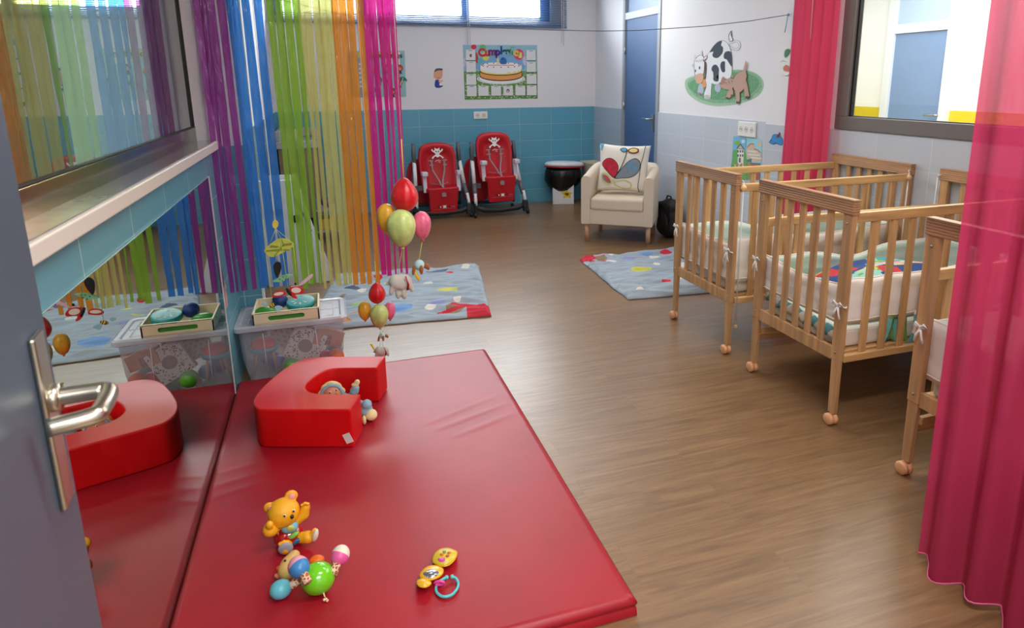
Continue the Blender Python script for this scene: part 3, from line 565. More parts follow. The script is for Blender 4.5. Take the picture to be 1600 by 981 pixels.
# ------------------------------------------------------------ cribs
beech = wood('beech_wood', (198,156,110), .42); beech_x = wood('beech_rail', (216,174,118), .38, 'x'); beech_y = wood('beech_board', (182,140,102), .42, 'y'); beech_pale = wood('beech_slat', (208,166,114), .42)
peach = M('caster_peach', (232,176,128), .45); screw = M('screw_steel', (180,180,175), .3, metal=1)
def crib(y0, W, labels, drop, dropz, x0=1.985, LEN=1.182, caster_turn=(0,0,0,0)):
    t = thing('crib', labels, 'crib', (x0, y0, 0), 0, 'slatted wooden cribs along the window wall')
    pw, pd = .026, .052
    for side, xo in (('near', 0), ('far', LEN-pw)):
        for yo in (0, W-pd):
            bm = B(); 
            # post narrowing below the bottom rail
            bxa(bm, xo, xo+pw, yo, yo+pd, .30, .955)
            prism(bm, [(yo+.004 if yo == 0 else yo+.010, .055), (yo+pd-.010 if yo == 0 else yo+pd-.004, .055), (yo+pd-.003, .31), (yo+.003, .31)], xo+.002, xo+pw-.002, Matrix(((0,0,1,0),(1,0,0,0),(0,1,0,0),(0,0,0,1))))
            lg = obj('leg', bm, beech, t, bevel=.0035)
            cx_, cy_ = xo+pw/2, yo+pd/2+(.004 if yo else -.004)
            bm = B()
            for s in (-1, 1): lathe(bm, [(0,-.0105),(.018,-.0105),(.0265,-.006),(.0265,.006),(.018,.0105),(0,.0105)], 24, Matrix.Translation((cx_+s*.012-.008, cy_, .027)) @ Matrix.Rotation(pi/2, 4, 'Y'))
            cyl(bm, (cx_, cy_, .03), (cx_, cy_, .07), .009, 12); obj('caster', bm, peach, lg, smooth=True, label='peach plastic twin-wheel caster')
        bm = B()
        for k in range(6):       # ridged top board
            z = .938+.0105*k; bxa(bm, xo-.004, xo+pw+.004, -.004, W+.004, z, z+.0108); 
            if k < 5: bxa(bm, xo-.0052, xo+pw+.0052, -.0052, W+.0052, z+.0022, z+.0088)
        bxa(bm, xo-.0052, xo+pw+.0052, -.0052, W+.0052, .9925, 1.001)
        obj('top_board', bm, beech_y, t, bevel=.0012)
        bm = B(); bxa(bm, xo+.004, xo+pw-.004, pd, W-pd, .292, .352)
        n = 5; gap = (W-2*pd)/(n+1)
        for k in range(n): yc = pd+gap*(k+1); bxa(bm, xo+.006, xo+pw-.006, yc-.017, yc+.017, .35, .94)
        obj('end_slats', bm, beech, t, bevel=.0025)
        for yo in (pd/2, W-pd/2):
            for z in (.90, .335) if side == 'near' else (): bm = B(); ell(bm, (xo-.001, yo, z), (.003,.0055,.0055), seg=10); obj('bolt', bm, screw, t)
    for s in ('near', 'far'):
        yc = .013 if s == 'near' else W-.013
        dz = dropz if s == drop else 0; zt, zb = .947-dz, .292-(dz*.9)
        bm = B(); xa, xb = (pw, LEN-pw) if s != drop else (pw-.0+.004, LEN-pw-.004); yy = yc if s != drop else (yc-.004 if s == 'near' else yc+.004)
        bxa(bm, xa, xb, yy-.012, yy+.012, zt-.042, zt); r_ = obj('top_rail', bm, beech_x, t, bevel=.004); bm = B(); bxa(bm, xa, xb, yy-.012, yy+.012, zb, zb+.034); obj('bottom_rail', bm, beech_x, t, bevel=.004)
        bm = B(); n = 10
        for k in range(n): xc = pw+(LEN-2*pw)*(k+1)/(n+1); bxa(bm, xc-.017, xc+.017, yy-.006, yy+.006, zb+.03, zt-.04)
        obj('side_slats', bm, beech_pale, r_, bevel=.002)
        if s == drop:
            sg = -1 if s == 'near' else 1
            for xr in (pw+.014, LEN-pw-.014):
                bm = B(); cyl(bm, (xr, yy+sg*.004+sg*.010, .16), (xr, yy+sg*.014, .955), .0035, 8); tube(bm, [(xr, yy+sg*.014, .952), (xr, yy+sg*.010, .965), (xr-(.02 if xr < .5 else -.02), yy, .966)], .0035, 8)
                obj('guide_rod', bm, M('white_rod', (225,225,220), .35), t, smooth=True)
                bm = B(); box(bm, (xr, yy+sg*.014, .165), (.018,.014,.016)); obj('rod_stop', bm, M('stop_plastic', (214,176,120), .5), t, bevel=.002)
                bm = B(); lathe(bm, [(0,-.006),(.017,-.006),(.0175,.0),(.012,.006),(.006,.0085),(0,.0085)], 20, Matrix.Translation((xr, yy+sg*.0175, zt-.021)) @ Matrix.Rotation(pi/2*(-sg), 4, 'X')); obj('release_knob', bm, M('knob_cream', (236,196,136), .4), t, smooth=True)
    bm = B(); bxa(bm, pw, LEN-pw, .03, W-.03, .318, .332); obj('mattress_base', bm, beech_x, t)
    if drop == 'far':    # stretcher bar below the lowered side
        bm = B(); bxa(bm, pw, LEN-pw, W-.055, W-.035, .215, .245); obj('stretcher', bm, beech_x, t, bevel=.002)
    return t
quilt = M('quilt_white', (250,250,246), .85, bump=.25, bscale=60); mint = M('quilt_mint', (212,230,220), .85, bump=.2, bscale=60); tie = M('tie_white', (240,238,236), .7)
def bumper(y0, W, label, x0=1.985, LEN=1.182, seed=1, zb=.40, lift=0, blanket=None, ties=(), sag=.03):
    """padded band round the inside of a crib: four corners, wavy top edge, quilted outer face, mint inner face"""
    t = thing('crib_bumper', label, 'crib bumper', (x0, y0, 0), 0, 'padded bumpers tied inside the cribs')
    i = .033; a = [(i, W-i-.005), (i, i+.005), (LEN-i, i+.005), (LEN-i, W-i-.005)]
    path = []
    for k in range(4):
        p, q_ = Vector(a[k]), Vector(a[(k+1)%4]); n = 16 if k % 2 == 0 else 34
        for s in range(n): path.append((p+(q_-p)*(s/n), k, s/n))
    n = len(path); th = .014; zs = 11
    def top(k, s, p): 
        z = .632 + .012*noise.noise((p.x*5+seed, p.y*5, 0))
        if k == 0: z += -.01-.018*sin(pi*s)
        if k == 1: z += .018 - sag*sin(pi*s)**2*.5
        if k == 3: z += -.02 - .05*math.exp(-((s-.52)/.12)**2) + (.0 if s > .5 else .012)
        return z + lift
    outer_, inner_ = [], []
    for j in range(n):
        p, k, s = path[j]; pn = path[(j+1)%n][0]; pp = path[j-1][0]; d = (pn-pp).normalized(); nrm = Vector((-d.y, d.x))*(-1)
        # path runs counter-clockwise seen from above, outside is to the right
        zt = top(k, s, p); co_, ci_ = [], []
        for r in range(zs+1):
            f = r/zs; z = zb+(zt-zb)*f; puff = th*(.55+.45*abs(sin(f*pi*3)))*(.5+.5*abs(sin(j*.55)))
            if r in (0, zs): puff = th*.3
            w_ = .006*noise.noise((p.x*9, p.y*9, z*14+seed*3))
            co_.append(Vector((p.x, p.y, z))+Vector((nrm.x, nrm.y, 0))*min(puff+w_, .016)); ci_.append(Vector((p.x, p.y, z))-Vector((nrm.x, nrm.y, 0))*(puff+.002-w_))
        outer_.append(co_); inner_.append(ci_)
    bm = B(); VO = [[bm.verts.new(v) for v in c] for c in outer_]; VI = [[bm.verts.new(v) for v in c] for c in inner_]
    for j in range(n):
        jn = (j+1)%n
        for r in range(zs):
            f1 = bm.faces.new((VO[j][r], VO[jn][r], VO[jn][r+1], VO[j][r+1])); f2 = bm.faces.new((VI[j][r], VI[jn][r], VI[jn][r+1], VI[j][r+1])); f2.material_index = 1; f1.smooth = f2.smooth = True
        bm.faces.new((VO[j][zs], VO[jn][zs], VI[jn][zs], VI[j][zs])); bm.faces.new((VO[j][0], VO[jn][0], VI[jn][0], VI[j][0]))
    obj('padded_band', bm, [quilt, mint], t)
    bm = B(); P_ = [(outer_[j][zs]+inner_[j][zs])/2+Vector((0,0,.002)) for j in range(n)]; tube(bm, P_+[P_[0]], .004, 6); P2 = [outer_[j][1]*.98+outer_[j][1]*.02 for j in range(n)]; tube(bm, P2+[P2[0]], .004, 6)
    obj('piping', bm, M('piping_white', (240,236,228), .7), t, smooth=True)
    for (cx, cy_, z, dx, dy) in ties:       # bow knots round the posts
        bm = B()
        tube(bm, [(cx+.033, cy_+.0, z), (cx+.0, cy_-.03*(1 if dy < 0 else -1), z-.004), (cx-.012, cy_+dy*.0, z)], .004, 6)
        ell(bm, (cx-.012, cy_, z), (.008,.010,.010), seg=10)
        for s in (1, -1):
            tube(bm, [(cx-.014, cy_, z), (cx-.022, cy_+s*.018, z+.018), (cx-.020, cy_+s*.03, z+.006), (cx-.014, cy_, z)], .0045, 6)
            tube(bm, [(cx-.014, cy_, z), (cx-.020, cy_+s*.012, z-.03), (cx-.018, cy_+s*.018, z-.055)], .0045, 6)
        obj('tie_bow', bm, tie, t, smooth=True)
    return t
def mattress(y0, W, label, x0=1.985, LEN=1.182):
    bm = B(); bxa(bm, .05, LEN-.05, .055, W-.055, .333, .425); o = obj('mattress', bm, M('mattress_white', (236,232,224), .8, bump=.2, bscale=30), bevel=.02, bseg=3); o.location = (x0, y0, 0)
    tag(o, label, 'mattress', 'mattresses in the cribs'); return o
C1, C2, C3 = (2.945, .635), (2.118, .625), (1.125, .635)
crib(C1[0], C1[1], 'wooden crib farthest from the camera, standing beside the cream armchair', 'near', .0)
crib(C2[0], C2[1], 'wooden crib in the middle with the blue patterned quilt inside', 'far', .14)
crib(C3[0], C3[1], 'wooden crib mostly hidden behind the pink divider curtain', 'far', .14)
bumper(C1[0], C1[1], 'white padded bumper with mint lining inside the farthest crib', seed=1, ties=((.0,.585,.602,0,1),(.0,.03,.585,0,-1)))
bumper(C2[0], C2[1], 'white padded bumper inside the crib with the blue quilt', seed=2, zb=.452, ties=((.0,.60,.602,0,1),(.0,.02,.55,0,-1)), sag=.0)
bumper(C3[0], C3[1], 'white padded bumper inside the crib behind the pink curtain', seed=3, ties=((.0,.60,.60,0,1),))
mattress(C1[0], C1[1], 'white mattress in the farthest crib'); mattress(C2[0], C2[1], 'white mattress under the blue quilt in the middle crib'); mattress(C3[0], C3[1], 'white mattress in the crib behind the pink curtain')
# patchwork quilt heaped in the middle crib
cols_ = [M('quilt_mint_print', (150,206,196), .85), M('quilt_navy', (40,70,128), .85), M('quilt_green', (120,170,60), .85), M('quilt_red', (196,50,60), .85), M('quilt_pink', (226,150,170), .85), M('quilt_aqua', (60,150,160), .85), M('quilt_yellow', (226,196,90), .85)]
def quiltobj(name, x0, x1, y0, y1, zf, label, seed, nx=70, ny=36):
    bm = B(); V = {}
    for i in range(nx+1):
        for j in range(ny+1):
            u, v = i/nx, j/ny; x = x0+(x1-x0)*u; y = y0+(y1-y0)*v; V[i,j] = bm.verts.new((x, y, zf(u, v)))
    for i in range(nx):
        for j in range(ny):
            f = bm.faces.new((V[i,j], V[i+1,j], V[i+1,j+1], V[i,j+1])); f.smooth = True; u, v = i/nx, j/ny
            q = noise.noise((u*5+seed, v*3, .3)); q2 = noise.noise((u*9+seed, v*6, 2.3)); mi = 0
            if q > .04: mi = 1
            elif q2 > .30: mi = 2
            elif q2 < -.36: mi = 4
            elif q < -.30: mi = 5
            if mi == 1 and q2 > .3: mi = 3
            if abs(q) < .015: mi = 6
            f.material_index = mi
    o = obj(name, bm, cols_, solid=.012); tag(o, label, 'quilt'); return o
def zq(u, v): return .455 + .155*(sin(pi*min(1, u*1.1))**.6 if u*1.1 < 1 else 0)*(sin(pi*v)**.35 if 0 < v < 1 else 0) + .018*noise.noise((u*5, v*4, 1))
quiltobj('patchwork_quilt', 2.10, 3.05, C2[0]+.085, C2[0]+C2[1]-.085, zq, 'mint, navy and red patterned quilt heaped in the middle crib', 3.1)
def zq1(u, v): return .45 + .10*(sin(pi*u)**.5)*(sin(pi*v)**.4 if 0 < v < 1 else 0) + .015*noise.noise((u*5, v*4, 4))
quiltobj('patchwork_quilt', 2.10, 3.0, C1[0]+.085, C1[0]+C1[1]-.085, zq1, 'mint patterned quilt lying in the farthest crib', 9.4)
# striped sheet showing below the bumper in the middle crib
def stripe_mat():
    mt = bpy.data.materials.new('striped_sheet'); mt.use_nodes = True; nt = mt.node_tree; b = nt.nodes['Principled BSDF']; b.inputs['Roughness'].default_value = .85
    tc = nt.nodes.new('ShaderNodeTexCoord'); wv = nt.nodes.new('ShaderNodeTexWave'); wv.bands_direction = 'DIAGONAL'; wv.inputs['Scale'].default_value = 6; wv.inputs['Distortion'].default_value = 1.2
    r = nt.nodes.new('ShaderNodeValToRGB'); r.color_ramp.interpolation = 'CONSTANT'; r.color_ramp.elements[0].color = lin((236,236,228)); r.color_ramp.elements[1].position = .5; r.color_ramp.elements[1].color = lin((106,176,186))
    nt.links.new(tc.outputs['Object'], wv.inputs['Vector']); nt.links.new(wv.outputs['Color'], r.inputs[0]); nt.links.new(r.outputs[0], b.inputs['Base Color']); return mt
smt = stripe_mat()
bm = B(); P_ = []
xs = [(.040, C2[1]-.06), (.036, C2[1]*.5), (.040, .06)]
for s in range(25): 
    f = s/24; P_.append((.042+.004*sin(f*21), (C2[1]-.06)*(1-f)+.05*f))
rows = [(.365, 0), (.385, .006), (.405, .008), (.425, .003)]
VV = [[bm.verts.new((1.980+x-o_, C2[0]+y, z+.006*sin(i*1.3)+(.03*(1-i/24)))) for (z, o_) in rows] for i, (x, y) in enumerate(P_)]
for i in range(24):
    for r in range(3): bm.faces.new((VV[i][r], VV[i+1][r], VV[i+1][r+1], VV[i][r+1])).smooth = True
o = obj('bed_sheet', bm, smt, solid=.004); tag(o, 'teal and white striped sheet bunched at the head of the middle crib', 'sheet')
# loose sheet corner sticking out between the side slats
bm = B(); V = {}
for i in range(9):
    for j in range(9):
        u, v = i/8, j/8; w_ = .035+.05*v; V[i,j] = bm.verts.new((2.44+(u-.5)*2*w_+.02*v, C2[0]+.034-.020*sin(pi*v)-.006*sin(u*9), .47-.17*v+.012*abs(u-.5)))
for i in range(8):
    for j in range(8): bm.faces.new((V[i,j], V[i+1,j], V[i+1,j+1], V[i,j+1])).smooth = True
o = obj('sheet_corner', bm, smt, solid=.004); tag(o, 'teal striped sheet corner hanging out between slats of the middle crib', 'sheet')
bm = B(); V = {}
for i in range(15):
    for j in range(7):
        u, v = i/14, j/6; V[i,j] = bm.verts.new((2.24+.14*u+.05*(v-.5)*0, C2[0]+.036+.008*sin(u*14+v*3), .455-.115*v+.015*sin(u*6)))
for i in range(14):
    for j in range(6): bm.faces.new((V[i,j], V[i+1,j], V[i+1,j+1], V[i,j+1])).smooth = True
for f in bm.faces: f.material_index = 0 if noise.noise(f.calc_center_median()*26) > 0 else 1
o = obj('printed_cloth', bm, [M('cloth_aqua', (120,196,196), .85), M('cloth_leaf', (110,164,90), .85)], solid=.004); tag(o, 'aqua and green printed cloth bunched behind the near slats of the middle crib', 'cloth')
# ------------------------------------------------------------ armchair, cushion, backpack
fab = M('cream_upholstery', (222,208,188), .85, bump=.12, bscale=300)
ang = math.atan2(-.334, .47)
ac = thing('armchair', 'cream tub armchair with round wooden legs holding a flower-print cushion', 'armchair', (2.455, 5.525, 0), ang)
Wd, Dp = .335, .57
for x, y in ((-Wd+.045, .05), (Wd-.045, .05), (-Wd+.07, Dp-.07), (Wd-.07, Dp-.07)):
    bm = B(); cyl(bm, (x, y, 0), (x, y, .175), .021, 20, r1=.023); obj('leg', bm, wood('leg_wood', (214,176,140)), ac, smooth=True)
# tub shell: plan outline of arms and curved back
def tub(t0, t1): return
outl = [(-Wd,0),(-Wd,.34),(-Wd+.03,.48),(-Wd+.12,.575),(0,.60),(Wd-.12,.575),(Wd-.03,.48),(Wd,.34),(Wd,0)]
inn = [(-Wd+.085,0),(-Wd+.085,.33),(-Wd+.11,.44),(-Wd+.18,.50),(0,.52),(Wd-.18,.50),(Wd-.11,.44),(Wd-.085,.33),(Wd-.085,0)]
oc_ = [tuple(p) for p in catmull(outl, False, 5)]; ic_ = [tuple(p) for p in catmull(inn, False, 5)]
bm = B(); n = len(oc_); rows = []
for (a, b) in zip(oc_, ic_):
    f = min(1, max(0, a[1]/.5)); zt = .622+.08*f**1.2; mx = ((a[0]+b[0])/2, (a[1]+b[1])/2)
    rows.append([bm.verts.new(v) for v in ((a[0]*.985, a[1], .172), (a[0], a[1], .20), (a[0], a[1], zt-.025), ((a[0]*.8+b[0]*.2), (a[1]*.8+b[1]*.2), zt-.004), (mx[0], mx[1], zt), (a[0]*.2+b[0]*.8, a[1]*.2+b[1]*.8, zt-.004), (b[0], b[1], zt-.025), (b[0], b[1], .172))])
for r0_, r1_ in zip(rows[:-1], rows[1:]):
    for k in range(8): bm.faces.new((r0_[k], r1_[k], r1_[(k+1)%8], r0_[(k+1)%8])).smooth = True
bm.faces.new(rows[0]); bm.faces.new(rows[-1][::-1])
obj('arm_back_shell', bm, fab, ac)
bm = B(); bxa(bm, -Wd+.083, Wd-.083, .004, .50, .172, .315); obj('front_apron', bm, fab, ac, bevel=.006)
bm = B(); bxa(bm, -Wd+.087, Wd-.087, -.012, .50, .305, .425); obj('seat_cushion', bm, fab, ac, bevel=.028, bseg=4)
# cushion
cu = thing('throw_cushion', 'white cushion printed with big red and blue-grey leaves, standing in the armchair', 'cushion'); 
cu.matrix_world = Matrix.Translation((2.455, 5.525, 0)) @ Matrix.Rotation(ang, 4, 'Z') @ Matrix.Translation((.0, .235, .43)) @ Euler((D2R(-13), D2R(2), D2R(4))).to_matrix().to_4x4()
bm = B(); V = {}; N = 24; S = .243
def pil(u, v, s): # u,v in -1..1
    k = (1-abs(u)**2.6)*(1-abs(v)**2.6); pin = 1-.075*(1-abs(u)**2)*abs(v)**3; pin2 = 1-.075*(1-abs(v)**2)*abs(u)**3
    return Vector((u*S*pin2, s*(.006+.075*max(0,k)**.45), S+v*S*pin*.93))
for s in (-1, 1):
    for i in range(N+1):
        for j in range(N+1): V[s,i,j] = bm.verts.new(pil(-1+2*i/N, -1+2*j/N, s))
for s in (-1, 1):
    for i in range(N):
        for j in range(N): bm.faces.new((V[s,i,j], V[s,i+1,j], V[s,i+1,j+1], V[s,i,j+1])).smooth = True
bmesh.ops.remove_doubles(bm, verts=bm.verts, dist=.0125)
obj('cushion_body', bm, M('cushion_white', (236,232,222), .85, bump=.1, bscale=250), cu)
# print: coordinates taken over the cushion face, u right, v up in 0..1
def cf(u, v): return pil(u*2-1, v*2-1, -1)
class Art2(Art):
    def P(s, p): return s.f(p[0], p[1]) + s.n*(s.k*s.step)
    def dense(s, pts, m):   # fill by fine cells so that it follows the curved face
        xs = [p[0] for p in pts]; ys = [p[1] for p in pts]; mi = s.mi(m); d = .012; V = {}
        def inside(x, y):
            c = False; j = len(pts)-1
            for i in range(len(pts)):
                if (pts[i][1] > y) != (pts[j][1] > y) and x < (pts[j][0]-pts[i][0])*(y-pts[i][1])/(pts[j][1]-pts[i][1]+1e-12)+pts[i][0]: c = not c
                j = i
            return c
        c = (sum(xs)/len(xs), sum(ys)/len(ys)); K = 6; rings = []
        for k in range(K+1): rings.append([s.bm.verts.new(s.P((c[0]+(p[0]-c[0])*k/K, c[1]+(p[1]-c[1])*k/K))) for p in pts] if k else [s.bm.verts.new(s.P(c))])
        n = len(pts)
        for i in range(n):
            f = s.bm.faces.new((rings[0][0], rings[1][i], rings[1][(i+1)%n])); f.material_index = mi
            for k in range(1, K): f = s.bm.faces.new((rings[k][i], rings[k+1][i], rings[k+1][(i+1)%n], rings[k][(i+1)%n])); f.material_index = mi
        if not s.hold: s.k += 1
A = Art2(cf, (0,-1,0), .0009)
def Z4(x, y): return ((x-130)/930, 1-(y-95)/830)    # from the zoomed view of the cushion
def L4(*p): return [Z4(*q) for q in p]
redl = flatmat('leaf_red', (204,40,66), .8); grl = flatmat('leaf_grey', (130,146,156), .8); blu = flatmat('sky_blue', (90,170,210), .8); maroon = flatmat('maroon', (120,40,30), .8); ylw = flatmat('pale_yellow', (228,212,140), .8); olive = flatmat('olive', (208,208,140), .8)
A.dense([tuple(p) for p in catmull(L4((195,480),(240,395),(340,355),(440,390),(510,470),(520,560),(455,700),(320,600)), True, 4)], BLACK)
A.dense([tuple(p) for p in catmull(L4((207,480),(248,403),(340,365),(434,398),(500,474),(510,556),(452,686),(330,592)), True, 4)], redl)
A.dense([tuple(p) for p in catmull(L4((460,700),(600,500),(700,390),(820,340),(905,400),(915,500),(860,610),(740,680),(600,698)), True, 4)], BLACK)
A.dense([tuple(p) for p in catmull(L4((480,692),(608,508),(704,400),(818,351),(895,406),(904,498),(852,602),(736,670),(600,688)), True, 4)], grl)
k0 = A.k; A.hold = True
for i in range(26):
    a = rnd.uniform(0, 6.28); q = rnd.uniform(0, 1)**.5; x, y = 770+110*q*cos(a), 490+105*q*sin(a); A.line([cf and Z4(x+15*cos(t), y+15*sin(t)) for t in [k*pi/4 for k in range(8)]], .007, blu, closed=True)
for i in range(14):
    a = rnd.uniform(0, 6.28); q = rnd.uniform(0, 1)**.5; x, y = 370+105*q*cos(a), 500+95*q*sin(a); A.line([Z4(x+14*cos(t), y+14*sin(t)) for t in [k*pi/4 for k in range(8)]], .008, flatmat('deep_red', (180,20,40)), closed=True)
A.hold = False; A.k = k0+1
A.line(L4((455,702),(560,530),(610,400),(640,280),(645,200)), .016, BLACK, smooth=True)
A.dense([tuple(p) for p in catmull(L4((520,190),(580,145),(645,170),(640,225),(580,240)), True, 4)], BLACK); A.dense([tuple(p) for p in catmull(L4((534,190),(582,157),(632,177),(628,218),(582,228)), True, 4)], blu)
A.dense([tuple(p) for p in catmull(L4((655,205),(740,140),(850,165),(850,235),(760,262),(690,240)), True, 4)], maroon); A.dense([tuple(p) for p in catmull(L4((685,200),(745,158),(828,175),(828,220),(760,240),(705,226)), True, 4)], ylw)
A.line(L4((968,95),(955,280),(925,450),(912,640),(893,820),(915,925)), .012, BLACK, smooth=True)
A.line(L4((455,780),(560,735),(680,735),(770,790),(745,880),(640,890),(530,850)), .022, olive, smooth=True, closed=True)
A.dense([tuple(p) for p in catmull(L4((190,660),(240,610),(340,640),(430,760),(350,830),(240,770)), True, 4)], olive)
A.dense([tuple(p) for p in catmull(L4((215,665),(260,645),(350,690),(405,780),(350,798),(260,745)), True, 4)], grl)
A.dense([tuple(p) for p in catmull(L4((250,665),(300,660),(375,720),(395,780),(340,770),(275,715)), True, 4)], flatmat('rose', (196,80,96)))
A.line(L4((450,705),(452,920)), .016, olive)
A.dense(L4((150,100),(215,102),(170,240),(150,215)), blu)
A.done('leaf_print', cu)
bk = thing('backpack', 'black backpack slumped on the floor behind the armchair', 'bag', (3.055, 5.60, 0), D2R(0))
bm = B(); ell(bm, (0,0,.18), (.10,.16,.178)); box(bm, (0,0,.19), (.15,.24,.30), Euler((0,D2R(-3),0))); ell(bm, (-.01,.01,.10), (.105,.17,.098)); ell(bm, (-.01,-.02,.31), (.075,.13,.07)); obj('bag_body', bm, M('black_nylon', (16,17,22), .6, bump=.2, bscale=90), bk, remesh=.012, smoothmod=6)
bm = B(); ell(bm, (-.085,-.01,.15), (.03,.10,.10)); obj('front_pocket', bm, MATS['black_nylon'], bk, smooth=True)
bm = B(); tube(bm, [(-.02,-.05,.37),(-.02,-.03,.40),(-.02,.03,.40),(-.02,.05,.37)], .008, 8); obj('carry_handle', bm, MATS['black_nylon'], bk, smooth=True)
bm = B(); box(bm, (-.145,.0,.20), (.004,.01,.02)); obj('zip_pull', bm, M('gold_pull', (190,180,120), .4), bk)

# ------------------------------------------------------------ waste bin with bag and lid
wbn = thing('waste_bin', 'white box bin with yellow star sticker and black bin bag, by the back wall', 'bin', (2.70, 7.70, 0), D2R(-18))
bm = B(); bxa(bm, -.13, .13, -.10, .13, 0, .43); obj('bin_box', bm, M('white_board', (226,228,228), .5), wbn, bevel=.004)
A = Art(lambda x, y: Vector((x, -.1005, y)), (0,-1,0)); st = []
for k in range(10): a = pi/2+k*pi/5; q = .075 if k % 2 == 0 else .042; st.append((.045+q*cos(a), .125+q*.82*sin(a)))
A.blob(st, flatmat('star_yellow', (228,202,30)), 3); A.blob([(.015,.135),(.05,.142),(.07,.128),(.045,.108)], flatmat('mouth', (120,50,30))); A.done('star_sticker', wbn, 'yellow smiling star sticker')
bm = B(); n = 36; rows = []
for z, q in ((.445,.150),(.42,.165),(.36,.175),(.30,.172),(.25,.150),(.215,.125)):
    row = []
    for k in range(n):
        a = 2*pi*k/n; w_ = 1+.07*noise.noise((cos(a)*3, sin(a)*3, z*9)); sag = .05*max(0, cos(a-4.3))*(.445-z)/.23
        row.append(bm.verts.new((cos(a)*q*w_*1.3, sin(a)*q*w_*.93+.01, z-sag)))
    rows.append(row)
for a, b in zip(rows[:-1], rows[1:]):
    for k in range(n): bm.faces.new((a[k], a[(k+1)%n], b[(k+1)%n], b[k])).smooth = True
obj('bin_bag', bm, M('black_bag', (14,14,16), .22, bump=.6, bscale=38), wbn, solid=.003)
lid = thing('tub_lid', 'white oval tub lid with a red rim lying on top of the bin bag', 'lid', (2.715, 7.69, .447)); lid.rotation_euler = (D2R(-3), D2R(2), D2R(-8))
bm = B(); lathe(bm, [(0,.075),(.12,.073),(.19,.062),(.215,.045),(.222,.020)], 36, scale=(1.12,.75)); obj('lid_shell', bm, M('lid_white', (226,232,234), .3), lid, solid=.003)
bm = B(); lathe(bm, [(.218,.014),(.224,.012),(.222,.0),(.20,-.002)], 36, scale=(1.12,.75)); obj('red_rim', bm, M('rim_red', (190,30,40), .35), lid, solid=.003)
bk2 = thing('plastic_basket', 'beige plastic basket with green-edged handles behind the armchair, beside the bin', 'basket', (3.055, 7.62, 0), D2R(0))
bm = B(); loft(bm, [rr3(.08,.14,.03,.30), rr3(.10,.17,.04,.50), rr3(.112,.182,.045,.502)]); obj('basket_body', bm, M('beige_plastic', (208,204,176), .4), bk2, solid=.004)
bm = B(); bxa(bm, -.05, .06, -.190, -.180, .46, .485); obj('handle_insert', bm, M('green_plastic', (70,120,60), .4), bk2, bevel=.006)
bm = B(); bxa(bm, -.075, .075, -.12, .12, 0, .30); obj('basket_stand', bm, M('stand_dark', (40,42,46), .6), bk2, bevel=.004)

